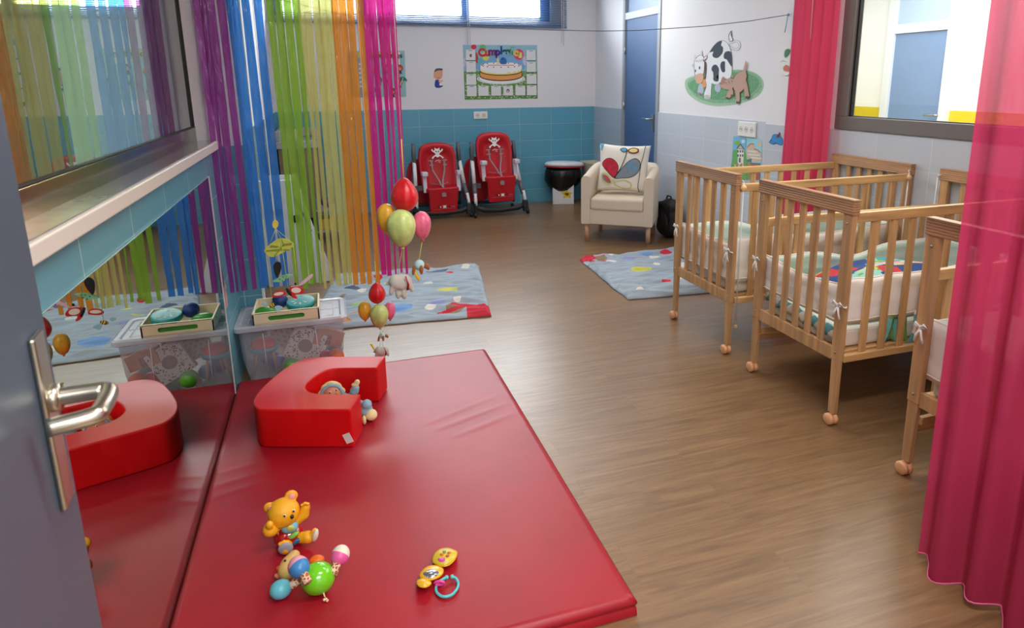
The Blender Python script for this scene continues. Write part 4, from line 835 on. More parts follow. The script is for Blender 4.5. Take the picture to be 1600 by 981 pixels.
# ------------------------------------------------------------ high chairs
rv = M('red_padded_vinyl', (190,18,36), .45, bump=.06, bscale=80); gyp = M('grey_plastic', (98,104,110), .45); whp = M('white_plastic', (232,232,234), .35); blp = M('black_plastic', (24,30,36), .5); strap = M('harness_grey', (146,140,140), .7)
def highchair(loc, rz, label, dz, back=True):
    t = thing('high_chair', label, 'high chair', loc, rz, 'folding high chairs along the back wall')
    for s in (-1, 1):
        x = s*.262
        bm = B(); tube(bm, [(x*.96, .10, .60), (x*.955, .13, .74), (x*.95, .125, .80), (x*.95, .10, .805), (x*.955, .085, .76), (x*.965, .06, .58)], .021, 10, flat=.8); obj('frame_top', bm, gyp, t, smooth=True)
        bm = B(); tube(bm, [(x*.965, .075, .62), (x*1.03, -.04, .36)], .021, 10); tube(bm, [(x*1.08, -.115, .26), (x*1.12, -.165, .13)], .018, 10); obj('frame_tube', bm, whp, t, smooth=True)
        bm = B(); tube(bm, [(x*1.02, -.02, .37), (x*1.085, -.12, .22)], .026, 10); box(bm, (x*.90, -.03, .335), (.075,.05,.05)); obj('frame_joint', bm, gyp, t, smooth=False)
        bm = B(); tube(bm, [(x*.97, .10, .62), (x*1.05, .22, .08)], .016, 8); obj('rear_tube', bm, gyp, t, smooth=True)
        bm = B(); prism(bm, [(-.205,.03),(-.145,.03),(-.135,.10),(-.14,.16),(-.185,.16),(-.20,.09)], x*1.06-.02, x*1.14+.015*s, Matrix(((0,0,1,0),(1,0,0,0),(0,1,0,0),(0,0,0,1)))); 
        ft = obj('foot', bm, blp, t, bevel=.008)
        for yy in (-.18,):
            bm = B(); cyl(bm, (x*1.18-.014, yy, .031), (x*1.18+.014, yy, .031), .031, 20); obj('wheel', bm, blp, ft, smooth=True, bevel=.004)
        bm = B(); cyl(bm, (x*1.0-.012, .22, .029), (x*1.0+.012, .22, .029), .029, 18); obj('wheel', bm, blp, ft, smooth=True)
        bm = B(); box(bm, (s*.185, -.13, .50+dz), (.042,.03,.21), Euler((D2R(-8), 0, D2R(0)))); bx_ = box(bm, (s*.190, -.16, .605+dz), (.062,.085,.045)); obj('armrest', bm, M('arm_lilac', (214,208,222), .4), t, bevel=.008)
    bm = B(); tube(bm, [(-.30,-.17,.12),(-.20,-.165,.075),(0,-.165,.062),(.20,-.165,.075),(.30,-.17,.12)], .022, 10, flat=1.2); tube(bm, [(-.27,.18,.11),(0,.18,.10),(.27,.18,.11)], .018, 8); obj('base_bar', bm, blp, t, smooth=True)
    # seat shell: rounded back, wings
    pts = catmull([(-.19,.42),(-.205,.62),(-.205,.78),(-.17,.875),(-.08,.91),(.08,.91),(.17,.875),(.205,.78),(.205,.62),(.19,.42)], False, 4)
    bm = B(); N2 = len(pts); fr, bk_ = [], []
    rings = []
    for kk, (sc_, dy) in enumerate(((1,.02),(1.0,-.03),(.93,-.045),(.84,-.02),(.5,.005))):
        rings.append([bm.verts.new((p[0]*sc_, dy+.02+(p[1]-.42)*.17, .42+(p[1]-.42)*(sc_ if sc_ > .6 else .7)+dz)) for p in pts])
    for a, b in zip(rings[:-1], rings[1:]):
        for k in range(N2-1): bm.faces.new((a[k], a[k+1], b[k+1], b[k])).smooth = True
    bm.faces.new(rings[-1]); bm.faces.new(rings[0][::-1])
    sh = obj('seat_back', bm, rv, t)
    bm = B(); box(bm, (0,-.06,.42+dz), (.36,.24,.06)); obj('seat', bm, rv, t, bevel=.02, bseg=3)
    bm = B(); prism(bm, [(-.165,.45),(-.15,.17),(-.13,.155),(.13,.155),(.15,.17),(.165,.45)], 0, .035, Matrix.Translation((0,-.165,dz)) @ Matrix.Rotation(D2R(96), 4, 'X') @ Matrix.Scale(-1, 4, (0,0,1)))
    fp = obj('leg_rest', bm, rv, t, bevel=.012, bseg=3)
    bm = B(); prism(bm, [tuple(p) for p in catmull([Vector(p) for p in ((-.30,.14),(-.315,.40),(-.28,.56),(-.20,.62),(-.06,.60),(-.02,.30),(-.05,.12))], True, 5)], -.02, .02, Matrix.Translation((0,.27,0)) @ Matrix.Rotation(pi/2, 4, 'X')); obj('folded_tray', bm, rv, t, bevel=.006, label='red folded tray hanging behind the frame')
    # harness
    bm = B()
    def strp(pts, w=.016): 
        for (a, b) in zip(pts[:-1], pts[1:]):
            a, b = Vector(a), Vector(b); d = (b-a); L_ = d.length; q = d.to_track_quat('Z', 'Y').to_matrix(); box(bm, (a+b)/2, (w, .003, L_+.004), q)
    def yb(z): return -.012+(z-.42)*.17
    for s in (-1, 1):
        strp([(s*.072, yb(.72)-.012, .72+dz), (s*.066, yb(.64)-.02, .62+dz), (s*.02, -.10, .515+dz), (s*.01, -.14, .47+dz)])
        strp([(s*.09, -.02, .48+dz), (s*.02, -.12, .475+dz)], .014)
        box(bm, (s*.078, yb(.73)-.014, .725+dz), (.05,.004,.014)); box(bm, (s*.075, yb(.68)-.014, .675+dz), (.045,.004,.012))
    strp([(0,-.15,.475+dz),(.002,-.19,.455+dz),(.002,-.206,.40+dz)], .024); box(bm, (.003,-.212,.375+dz), (.045,.006,.04))
    obj('harness', bm, strap, t)
    # emblem: small skull figure
    def ef(x, y): return Vector((x, -.038+.02+(y-.0-.42)*.17, y+dz))
    A = Art(lambda x, y: Vector((x, -.028+(y-.42)*.17, y+dz)), (0,-1,.15), .0004)
    cy_ = .80
    A.line([(-.058,cy_+.035),(.058,cy_-.045)], .013, WHITE); A.line([(.058,cy_+.035),(-.058,cy_-.045)], .013, WHITE)
    A.hold = True
    for sx in (-1, 1):
        for sy in (-1, 1): A.dot(sx*.056, cy_+(.036 if sy > 0 else -.044)+.004*sy, .009, .009, WHITE, n=8)
    A.hold = False
    A.dot(0, cy_+.022, .036, .031, WHITE); A.hold = True; A.dot(-.022, cy_+.054, .008, .008, WHITE, n=8); A.dot(.022, cy_+.054, .008, .008, WHITE, n=8); A.dot(0, cy_-.018, .022, .024, WHITE); A.hold = False
    dr = flatmat('dark_red', (90,10,20)); A.hold = True; A.dot(-.013, cy_+.022, .008, .009, dr, n=10); A.dot(.013, cy_+.022, .008, .009, dr, n=10); A.dot(0, cy_+.004, .004, .004, dr, n=6); A.line([(-.012,cy_-.008),(.012,cy_-.008)], .003, dr); A.hold = False
    A.line([(-.03,.715),(.0,.73),(.035,.722),(.0,.708),(.028,.700)], .005, WHITE)
    A.done('skull_emblem', sh, 'white printed skull with crossed bones')
    A = Art(lambda x, y: Vector((x, -.205-(y-.2)*-.1*0-.0, y+dz)), (0,-1,0), .0006)
    def lr(x, y): return Vector((x, -.2045-(y-.155)*.0, y+dz))
    A.f = lambda x, y: Vector((x, -.167-.0355+(.45-y)*-.10, y+dz))
    A.dot(-.06, .245, .012, .012, BLACK, n=10); A.dot(-.045, .245, .008, .008, WHITE, n=8); A.dot(0, .245, .017, .015, WHITE, n=8); A.line([(-.02,.23),(.02,.26)], .006, WHITE); A.line([(.02,.23),(-.02,.26)], .006, WHITE)
    A.dot(.05, .248, .010, .009, BLACK, n=10); A.line([(.07,.245),(.115,.243)], .006, strap); A.line([(-.12,.222),(.12,.226)], .002, strap)
    A.done('printed_row', fp)
    return t
highchair((1.135, 7.40, 0), D2R(3), 'red high chair with its seat set low, beside the streamers', -.10)
highchair((1.775, 7.36, 0), D2R(4), 'red high chair with its seat set high, under the wall socket', .0)

# ------------------------------------------------------------ quilted play mats
pm = [M('quilt_blue_grey', (160,174,186), .85, bump=.15, bscale=60), flatmat('patch_red', (200,40,60), .85), flatmat('patch_yellow', (206,206,96), .85), flatmat('patch_blue', (120,160,214), .85), flatmat('patch_white', (228,224,214), .85), flatmat('patch_brown', (140,126,96), .85), flatmat('patch_lilac', (150,156,200), .85), flatmat('patch_orange', (214,130,50), .85), flatmat('patch_slate', (90,104,128), .85), flatmat('patch_grey', (150,164,176), .85), M('quilt_edge_brown', (110,92,72), .85), flatmat('patch_green', (160,196,140), .85)]
def playmat(C, label, shapes, seed, under=10, nx=190, ny=190, dirw=(1,.25)):
    """C = four corners near-left, near-right, far-right, far-left; shapes in u,v"""
    C = [Vector((*c, 0)) for c in C]; bm = B(); V = {}; 
    def P(u, v):
        p = C[0]*(1-u)*(1-v)+C[1]*u*(1-v)+C[2]*u*v+C[3]*(1-u)*v
        e = min(u, 1-u, v, 1-v); e_ = min(1, e/.03)
        wob = .012*noise.noise((u*6+seed, v*6, 0)); p = p+Vector((wob*(abs(u-.5)*2)**3, wob*(abs(v-.5)*2)**3, 0))
        ww = noise.noise((u*3.2+seed, v*22+1.6*sin(u*5+seed), .5)); w2 = noise.noise((u*9+seed, v*38, 2.5))
        z = .006+.022*math.sqrt(e_)+ .030*max(-.3, ww)*e_ + .013*w2*e_
        if u > .93 or v > .97 or u < .06: z += .004*noise.noise((u*50, v*50, seed))*e_
        p.z = max(.005, z); return p
    for i in range(nx+1):
        for j in range(ny+1): V[i,j] = bm.verts.new(P(i/nx, j/ny))
    def mat_at(u, v):
        r = 0
        for (k, cu_, cv, ru, rv_, rot, m_) in shapes:
            c_, s_ = cos(D2R(rot)), sin(D2R(rot)); du, dv = u-cu_, v-cv; a, b = (du*c_+dv*s_)/ru, (-du*s_+dv*c_)/rv_
            if (k == 'e' and a*a+b*b < 1) or (k == 'r' and abs(a) < 1 and abs(b) < 1): r = m_
        return r
    for i in range(nx):
        for j in range(ny):
            f = bm.faces.new((V[i,j], V[i+1,j], V[i+1,j+1], V[i,j+1])); f.smooth = True; f.material_index = mat_at((i+.5)/nx, (j+.5)/ny)
    ring = [(i,0) for i in range(nx)]+[(nx,j) for j in range(ny)]+[(i,ny) for i in range(nx,0,-1)]+[(0,j) for j in range(ny,0,-1)]
    low = [bm.verts.new((V[k].co.x, V[k].co.y, .001)) for k in ring]; n = len(ring)
    for k in range(n): f = bm.faces.new((V[ring[k]], low[k], low[(k+1)%n], V[ring[(k+1)%n]])); f.material_index = under
    o = obj('play_mat', bm, pm, smooth=False); tag(o, label, 'play mat', 'quilted play mats on the floor'); return o
sh1 = [('r',.94,.06,.075,.09,0,1),('r',.86,.16,.10,.03,-25,1),('e',.80,.115,.055,.05,0,5),('e',.82,.28,.028,.06,0,4),('e',.66,.17,.035,.05,0,4),('r',.78,.10,.09,.014,12,1),('e',.70,.25,.045,.028,0,6),
       ('e',.76,.46,.065,.04,0,2),('e',.48,.20,.075,.055,0,3),('e',.30,.52,.04,.02,0,2),('e',.12,.50,.02,.05,0,5),('e',.16,.62,.05,.02,0,8),('e',.22,.60,.03,.025,0,4),('e',.30,.80,.03,.02,0,1),('e',.36,.42,.04,.03,0,6),
       ('e',.70,.90,.08,.03,10,8),('e',.78,.86,.03,.02,0,1),('e',.90,.93,.03,.02,0,4),('e',.38,.70,.03,.02,0,2),('e',.10,.12,.04,.04,0,7),('e',.18,.06,.05,.035,0,7),('r',.22,.16,.04,.03,20,7),('e',.08,.30,.05,.02,0,11),('e',.55,.70,.05,.03,0,9),('e',.25,.30,.05,.03,0,11),('e',.62,.62,.05,.02,0,4)]
playmat([(-.22,4.10),(.905,3.985),(1.085,5.185),(-.02,5.30)], 'pale blue quilted play mat lying under the rainbow streamers', sh1, 1.7)
sh2 = [('r',.05,.95,.06,.045,0,1),('r',.14,.93,.06,.02,0,1),('r',.12,.86,.08,.016,-30,1),('e',.16,.91,.05,.035,0,5),('e',.26,.97,.03,.045,0,4),('e',.20,.80,.05,.035,0,4),('e',.36,.82,.055,.035,0,6),('e',.34,.55,.08,.05,0,2),('e',.55,.90,.07,.035,0,3),('e',.58,.80,.045,.03,0,4),
       ('e',.74,.90,.06,.03,0,1),('e',.30,.22,.08,.06,0,9),('r',.38,.24,.03,.018,-30,1),('e',.14,.14,.03,.018,0,4),('e',.62,.40,.06,.025,0,3),('e',.78,.20,.04,.03,0,1),('e',.50,.62,.03,.02,0,4),('e',.5,.28,.02,.02,0,4),('e',.7,.55,.05,.04,0,4)]
playmat([(1.868,3.985),(2.95,3.885),(2.98,5.16),(1.925,5.08)], 'pale blue quilted play mat partly under the farthest crib', sh2, 5.2, under=8)

# ------------------------------------------------------------ pink curtains
pink = sheer('pink_curtain', (210,66,110), .16); pink2 = sheer('pink_curtain_far', (240,92,128), .05)
def curtain(name, path, z0, z1, mat_, amp, per, label, flare=0, hem=True, seed=0, nz=26, th=0, foldvar=.5):
    """pleated cloth along a plan path, folds deepen towards the hem"""
    P_ = [Vector(p) for p in path]; L_ = [0]
    for a, b in zip(P_[:-1], P_[1:]): L_.append(L_[-1]+(b-a).length)
    tot = L_[-1]; n = int(tot/per*14); bm = B(); rows = []
    for i in range(n+1):
        s = tot*i/n; k = max(j for j in range(len(L_)) if L_[j] <= s+1e-9); k = min(k, len(P_)-2); f = (s-L_[k])/(L_[k+1]-L_[k]); p = P_[k].lerp(P_[k+1], f); d = (P_[k+1]-P_[k]).normalized(); nn = Vector((-d.y, d.x))
        row = []
        for j in range(nz+1):
            v = j/nz; z = z0+(z1-z0)*v; ph = 2*pi*s/per + foldvar*2.2*noise.noise((s*3.1, seed, v*.5)); am = amp*(1-.45*v)*(.7+.6*noise.noise((s*2.3+seed, 4, v*.7)))
            off = am*(sin(ph)+.25*sin(2*ph+1+v)); q = p+nn*off+d*(.3*am*cos(ph)); fl = flare*(1-v)**2*(1-i/n)
            row.append(bm.verts.new((q.x-d.x*fl, q.y-d.y*fl, z+(.012*sin(ph*.5+2) if j == 0 else 0))))
        rows.append(row)
    for a, b in zip(rows[:-1], rows[1:]):
        for j in range(nz): bm.faces.new((a[j], b[j], b[j+1], a[j+1])).smooth = True
    hemp = [r[0].co.copy() for r in rows]
    t = thing(name, label, 'curtain', (P_[0].x, P_[0].y, z1)); bmesh.ops.translate(bm, verts=bm.verts, vec=-Vector((P_[0].x, P_[0].y, z1)))
    obj('curtain_cloth', bm, mat_, t)
    if hem: bm = B(); tube(bm, [h-Vector((P_[0].x, P_[0].y, z1)) for h in hemp], .003, 6); obj('hem', bm, M('hem_pink', (214,110,146), .7), t, smooth=True)
    bm = B(); tube(bm, [Vector((p.x, p.y, z1))-Vector((P_[0].x, P_[0].y, z1)) for p in P_], .012, 8); obj('curtain_rail', bm, whp, t, smooth=True)
    return t
curtain('divider_curtain', [(1.650,1.365),(1.655,1.28),(1.67,1.13),(1.685,.95),(1.70,.70),(1.72,.40)], .012, HC-.015, pink, .042, .115, 'long sheer pink divider curtain hanging close to the camera beside the cribs', seed=2)
curtain('window_curtain', [(3.09,4.02),(3.11,3.60)], .04, HC-.015, pink2, .034, .085, 'gathered pink curtain at the far side of the observation window', flare=.05, seed=8, foldvar=.3)

t = thing('pull_cord', 'thin white pull cord hanging in front of the pink window curtain', 'cord', tuple(onX(1268, 0, 3.05).xy)+(HC,))
e = onX(1266, 62, 3.05); bm = B(); tube(bm, [(0,0,0), (0,e.y-t.location.y,e.z-HC)], .002, 6); obj('cord', bm, MATS['white_cord'], t, smooth=True)
# ------------------------------------------------------------ rainbow foil streamers
SY = 3.42
scol = {'purple': (150,66,150), 'blue': (58,132,212), 'green': (150,194,70), 'yellow': (218,214,132), 'orange': (232,154,58), 'magenta': (214,44,140)}
swid = {'purple': [.026,.022,.036,.030], 'blue': [.027,.030,.042,.040], 'green': [.026,.040,.040,.024], 'yellow': [.018,.026,.033,.033,.026], 'orange': [.034,.036,.032,.028], 'magenta': [.034,.030,.014,.015,.024]}
strips = {'purple': [334,343,355,371], 'blue': [383,393,407,424], 'green': [443,456,469,481], 'yellow': [489,500,511,521,531], 'orange': [540,551,563,576], 'magenta': [586,596,606,615,624]}
zbot = {'purple': .497, 'blue': .50, 'green': .485, 'yellow': .475, 'orange': .472, 'magenta': .50}
r5 = random.Random(21)
for cname, pxs in strips.items():
    x0 = onY(pxs[0], 222, SY).x; x1 = onY(pxs[-1], 222, SY).x; xc = (x0+x1)/2
    t = thing('foil_streamer', '%s foil streamer strips, %s' % (cname, {'purple': 'the bunch closest to the left wall', 'blue': 'hanging behind the bee mobile', 'green': 'between the blue and yellow ones', 'yellow': 'between the green and orange ones', 'orange': 'between the yellow and magenta ones', 'magenta': 'the bunch nearest the middle of the room'}[cname]), 'streamer', (xc, SY, HC), 0, 'rainbow foil streamers')
    fm = film('foil_'+cname, scol[cname], {'yellow': .55, 'magenta': .66}.get(cname, .62))
    for si, px in enumerate(pxs):
        for rep in range(1 if cname in ('magenta',) else 1):
            x = onY(px, 222, SY).x - xc; zb = zbot[cname]+r5.uniform(-.012, .008)-HC; bm = B(); n = 90; rows = []
            w0 = .036 if cname != 'magenta' else (.032 if si < 3 else .018); ph = r5.uniform(0, 6); tw = r5.uniform(.4, 1.1); yo = r5.uniform(-.02, .02)
            for i in range(n+1):
                f = i/n; z = zb*f; a = tw*1.25*noise.noise((ph, f*2.4, si*1.7))*(.4+f) ; sw = .012*noise.noise((f*2.2, ph, 3))*f; cr = .008*noise.noise((f*16, ph, 1.1))+.004*noise.noise((f*45, ph, 4.1))
                w = .93*(.035+(swid[cname][si]-.035)*min(1, max(0, (f-.40)/.3)))*(1+.12*noise.noise((f*9, ph, 7)))*(1-.22*max(0, (f-.8)/.2))
                row = []
                for k in range(5):
                    u = (k-2)/2*w/2*1.05; bow = .007*(1-(u/(w/2))**2)*noise.noise((f*3, ph, 9))*2
                    row.append(bm.verts.new((x+sw+u*cos(a), yo+u*sin(a)+bow+cr*(1+u*30), z)))
                rows.append(row)
            for a_, b_ in zip(rows[:-1], rows[1:]):
                for k in range(4): bm.faces.new((a_[k], a_[k+1], b_[k+1], b_[k])).smooth = True
            obj('strip', bm, fm, t)
    bm = B(); bxa(bm, x0-xc-.03, x1-xc+.03, -.03, .03, -.012, 0); obj('header_tape', bm, M('header_tape', (220,220,224), .5), t)

# ------------------------------------------------------------ door leaf standing open beside the camera
H0, H1 = Vector((-.262, .02, 0)), Vector((-.350, .945, 0)); dd = (H1-H0).normalized(); dn = Vector((dd.y, -dd.x, 0))   # dn faces the room (+x)
if dn.x < 0: dn = -dn
fr_ = Matrix((dd, dn, Vector((0,0,1)))).transposed().to_4x4(); fr_.translation = H0; DL = (H1-H0).length
greyblue = M('grey_blue_door', (70,84,100), .38, spec=.5)
bm = B(); bxa(bm, 0, DL, -.042, 0, .008, 2.10); d3 = struct('door_3', bm, greyblue, bevel=.003); d3.matrix_world = fr_
bm = B(); bxa(bm, DL-.002, DL+.0015, -.034, -.008, .93, 1.20); struct('latch_plate', bm, steel, d3)
sh_ = .905; lx = (Vector((-.345, .888, 0))-H0).dot(dd)
bm = B(); bxa(bm, DL-.075, DL-.034, 0, .007, .968, 1.19); hpz = struct('handle_plate', bm, M('satin_steel', (196,192,176), .28, metal=1), d3, bevel=.003)
def W2(p): return (Vector(p)-H0).dot(dd), (Vector(p)-H0).dot(dn), p[2]
bm = B(); cyl(bm, (DL-.052, .004, 1.107), (DL-.052, .016, 1.107), .017, 20); tube(bm, [tuple(v) for v in catmull([Vector((DL-.052, .008, 1.107)), Vector((DL-.052, .050, 1.107)), Vector((DL-.060, .066, 1.107)), Vector((DL-.110, .066, 1.106)), Vector((DL-.122, .058, 1.105)), Vector((DL-.128, .018, 1.103))], False, 5)], .0105, 16)
struct('lever_handle', bm, MATS['satin_steel'], hpz, smooth=True)

# ------------------------------------------------------------ hanging mobiles
def satin(n, c): return M('satin_'+n, c, .30, sheen=.12, var=.10, vscale=30, bump=.35, bscale=40)
def fig(name, parent, blobs, mat_, rs=.0035, lab=None):
    bm = B()
    for b in blobs: ell(bm, b[0], b[1], Euler((0, D2R(b[2]), 0)) if len(b) > 2 else None, seg=14)
    return obj(name, bm, mat_, parent, remesh=rs, label=lab)
def balloon_mobile(Y, pts, label, top_px, s, low):
    o = onY(*pts['green'][0], Y); t = thing('balloon_mobile', label, 'mobile', tuple(o), 0)
    def R(px, py, dy=0): return onY(px, py, Y+dy)-o
    for nm in ('red','yellow','green','pink'):
        (px, py), rx, rz = pts[nm]; c = R(px, py, {'red': .01*s, 'yellow': .022*s, 'green': -.03*s, 'pink': .02*s}[nm]); col = {'red': (214,14,28), 'yellow': (232,176,48), 'green': (196,214,128), 'pink': (228,104,140)}[nm]
        bm = B(); prof = []
        for i in range(17):
            a = pi*i/16; q = sin(a)*(1-.0*cos(a)); z = cos(a); prof.append((max(0, rx*(q*(1-.16*z*z*(1 if nm == 'red' else 0))*(1+.10*z*(-1.6 if nm == 'red' else 1)))), rz*((z if z < 0 else z*1.16) if nm == 'red' else (z if z > 0 else z*1.12))))
        nseg = 36; mt = Matrix.Translation(c); lathe(bm, prof[::-1], nseg, mt)
        for v in bm.verts:      # four sewn panels: creases along the seams
            d = v.co-c; a = math.atan2(d.y, d.x); k = abs(sin(a*2+.8)); v.co = c+Vector((d.x*(.86+.14*k**.4), d.y*(.86+.14*k**.4), d.z))
        b_ = obj('balloon', bm, satin(nm, col), t, smooth=True, label='%s satin balloon' % ({'green': 'pale green'}.get(nm, nm)))
        bm = B(); lathe(bm, [(.006*s,0),(.004*s,.008*s),(.0,.010*s)], 10, Matrix.Translation(c+Vector((0,0,-rz*1.12-.006*s)))); obj('balloon_neck', bm, satin(nm, col), b_, smooth=True)
    bm = B(); e = R(*low['ele']); k = s
    fig('elephant', t, [(e, (.034*k,.022*k,.026*k)), (e+Vector((-.018,-.004,.004))*k, (.020*k,.020*k,.024*k)), (e+Vector((-.030,-.01,-.016))*k, (.008*k,.008*k,.020*k), 15), (e+Vector((-.012,-.004,-.030))*k, (.009*k,.009*k,.022*k)), (e+Vector((.006,-.006,-.032))*k, (.010*k,.010*k,.022*k)), (e+Vector((.026,0,-.014))*k, (.009*k,.009*k,.022*k), -15), (e+Vector((-.004,-.014,.0))*k, (.016*k,.008*k,.020*k)), (e+Vector((-.038,.002,.002))*k, (.006*k,.004*k,.012*k), 40)], M('plush_grey', (190,186,176), .9, sheen=.5, bump=.2, bscale=300), .003)
    bm = B(); tube(bm, [e+Vector((.012,-.024,.024))*k, e+Vector((.018,-.027,.0))*k, e+Vector((.016,-.02,-.020))*k], .004*k, 8, flat=.5); obj('sash', bm, M('sash_red', (190,30,50), .7), t, smooth=True, label='red sash')
    h = R(*low['dog']); fig('dog_head', t, [(h, (.017*k,.016*k,.017*k))], M('plush_aqua', (170,206,206), .9, bump=.2, bscale=300), .003)
    fig('dog_limbs', t, [(h+Vector((-.018,-.004,-.014))*k, (.006*k,.006*k,.018*k), 10), (h+Vector((.004,-.014,-.012))*k, (.007*k,.006*k,.017*k)), (h+Vector((.020,0,-.004))*k, (.009*k,.008*k,.010*k)), (h+Vector((.027,.0,-.010))*k, (.006*k,.006*k,.010*k))], M('plush_brown', (150,84,40), .9, sheen=.4), .003)
    y_ = R(*low['yel']); fig('yellow_toy', t, [(y_, (.006*k,.006*k,.018*k), -25), (y_+Vector((-.008,0,.018))*k, (.009*k,.006*k,.006*k), 20)], M('plush_yellow', (232,196,50), .9), .003)
    bm = B(); rc = R(*pts['red'][0]); top = Vector(onY(top_px, 0, Y)-o); zt = HC-o.z
    up = Vector((0,0,1)); p1 = rc+Vector((0,0,pts['red'][2])); 
    obj('string', (lambda b: (tube(b, [p1+Vector((0,0,.12*s)), Vector((p1.x+.002, p1.y, zt))], .0014*s, 6), b)[1])(B()), M('string_white', (232,228,220), .6), t)
    rb = M('ribbon_lime', (200,214,90), .6); bm = B(); tube(bm, [p1, p1+Vector((0,0,.12*s))], .002*s, 6); obj('ribbon', bm, rb, t); gc = R(*pts['green'][0], -.03*s); pc = R(*pts['pink'][0], .02*s)
    for a, b in ((gc+Vector((0,0,-pts['green'][2]*1.1)), e+Vector((-.01,0,.02))*k), (gc+Vector((.006,0,-pts['green'][2]*1.0)), e+Vector((.006,0,.02))*k), (pc+Vector((0,0,-pts['pink'][2]*1.12)), h+Vector((0,0,.015))*k)): bm = B(); tube(bm, [a, b], .0009*s, 5); obj('ribbon', bm, rb, t)
    return t
balloon_mobile(2.10, {'red': ((632,306), .0435, .050), 'yellow': ((604,340), .031, .045), 'green': ((627,355), .045, .056), 'pink': ((659,351), .030, .043)}, 'large cluster of satin balloons with an elephant hanging in front of the play mat', 600, 1.05, {'ele': (627,441), 'dog': (655,414), 'yel': (652,432)})
balloon_mobile(3.10, {'red': ((589,459), .040, .048), 'yellow': ((570,485), .031, .044), 'green': ((592.5,493), .043, .054), 'pink': ((609,485), .027, .041)}, 'lower cluster of satin balloons hanging just above the red foam block', 555, .92, {'ele': (597,548), 'dog': (597,524), 'yel': (583,543)})
# bee and ladybird mobile
BY = 2.55
o = onY(435, 385, BY); t = thing('bug_mobile', 'mobile of a leaf, bee and red butterfly hanging over the storage box', 'mobile', tuple(o), 0)
def q3(u, v, dy=0): return onY(400+u/5.77, 330+v/5.77, BY+dy)-o
def slab(bm, pts, th=.004, k=4, mi=0, tilt=0):
    P_ = catmull(pts, True, k) if k else pts; a = [bm.verts.new(p+Vector((0,-th/2,0))) for p in P_]; b = [bm.verts.new(p+Vector((0,th/2,0))) for p in P_]; n = len(P_)
    fs = [bm.faces.new(a), bm.faces.new(b[::-1])]+[bm.faces.new((a[i], b[i], b[(i+1)%n], a[(i+1)%n])) for i in range(n)]
    for f in fs: f.material_index = mi
lime = M('felt_lime', (196,204,92), .8); limed = M('felt_lime_dark', (132,158,48), .8); blk = M('felt_black', (18,20,24), .8)
bm = B(); slab(bm, [q3(*p) for p in ((75,352),(110,312),(220,242),(325,282),(337,312),(290,345),(160,410),(98,388))], .006); lf = obj('leaf', bm, lime, t)
A = Art(lambda x, y: q3(x, y, -.0045), (0,-1,0), .0008)
for l in (((225,245),(250,300),(165,405)), ((95,355),(220,345),(300,350)), ((130,310),(200,318)), ((240,300),(325,290))): A.line(l, 13, limed)
A.done('leaf_veins', lf)
bm = B(); slab(bm, [q3(*p) for p in ((150,100),(172,78),(198,98),(200,130),(178,156),(152,138))], .006); obj('yellow_disc', bm, M('felt_yellow', (224,210,90), .8), t)
bm = B(); slab(bm, [q3(*p) for p in ((160,480),(195,452),(228,480),(222,540),(200,590),(190,600),(172,570),(158,520))], .008); obj('black_drop', bm, blk, t)
bm = B(); slab(bm, [q3(*p) for p in ((150,632),(190,605),(250,575),(330,572),(285,600),(240,635),(200,636))], .008); obj('green_bug', bm, M('felt_aqua', (130,196,150), .8), t)
A = Art(lambda x, y: q3(x, y, -.0055), (0,-1,0), .0002); A.hold = True
for p in ((215,612),(245,592),(275,585),(240,628),(268,612)): A.dot(p[0], p[1], 6, 5, BLACK, n=8)
A.done('bug_spots', t)
rd = M('felt_red', (206,28,34), .8); cr_ = M('felt_cream', (232,222,206), .8)
for nm, w_, iw in (('left',((150,765),(165,735),(215,715),(258,725),(265,750),(220,768),(175,775)),(205,744,46,15,-10)), ('right',((300,700),(330,680),(390,678),(430,705),(430,735),(380,742),(350,750),(375,785),(345,785),(310,755)),(362,712,44,26,0))):
    bm = B(); slab(bm, [q3(*p) for p in w_], .006); wo_ = obj('butterfly_wing', bm, rd, t)
    A = Art(lambda x, y: q3(x, y, -.0045), (0,-1,0), .0002); A.dot(*iw[:4], cr_, rot=iw[4]); A.done('wing_patch', wo_)
bm = B(); a, b = q3(275,695,-.008), q3(318,762,-.012); tube(bm, [a, a.lerp(b,.5), b], [.004,.006,.003], 10); obj('butterfly_body', bm, blk, t, smooth=True)
bm = B(); ell(bm, q3(355,655,-.004), (.004,.004,.005), seg=10); obj('black_bead', bm, blk, t)
bm = B(); slab(bm, [q3(*p) for p in ((380,668),(440,612),(500,566),(512,585),(450,640),(395,672))], .003); slab(bm, [q3(*p) for p in ((310,682),(345,668),(392,668),(380,676))], .003); obj('pink_wing', bm, M('felt_pink', (220,186,206), .8), t)
bc = q3(147,848,-.02); ax = (q3(195,820,-.03)-q3(100,870,-.02)).normalized()
bm = B(); qd = ax.to_track_quat('Z', 'Y').to_matrix(); ell(bm, bc, (.0075,.0075,.0125), qd, 20)
for f in bm.faces: 
    s_ = (f.calc_center_median()-bc).dot(ax)/.0125; f.material_index = 1 if (-.45 < s_ < -.15) or (.15 < s_ < .42) or s_ > .75 else 0
obj('bee_body', bm, [M('felt_bee_yellow', (230,190,50), .8), blk], t)
bm = B(); slab(bm, [q3(*p, -.02) for p in ((170,860),(200,850),(240,865),(225,880),(200,900),(180,885))], .003); obj('bee_wing', bm, M('felt_pale_blue', (150,196,214), .7), t); bm = B(); slab(bm, [q3(*p, -.02) for p in ((48,830),(75,818),(98,830),(80,850),(55,845))], .003); obj('bee_wing', bm, M('felt_pale_blue', (150,196,214), .7), t)
bm = B(); zt = HC-o.z; p = q3(176,80)
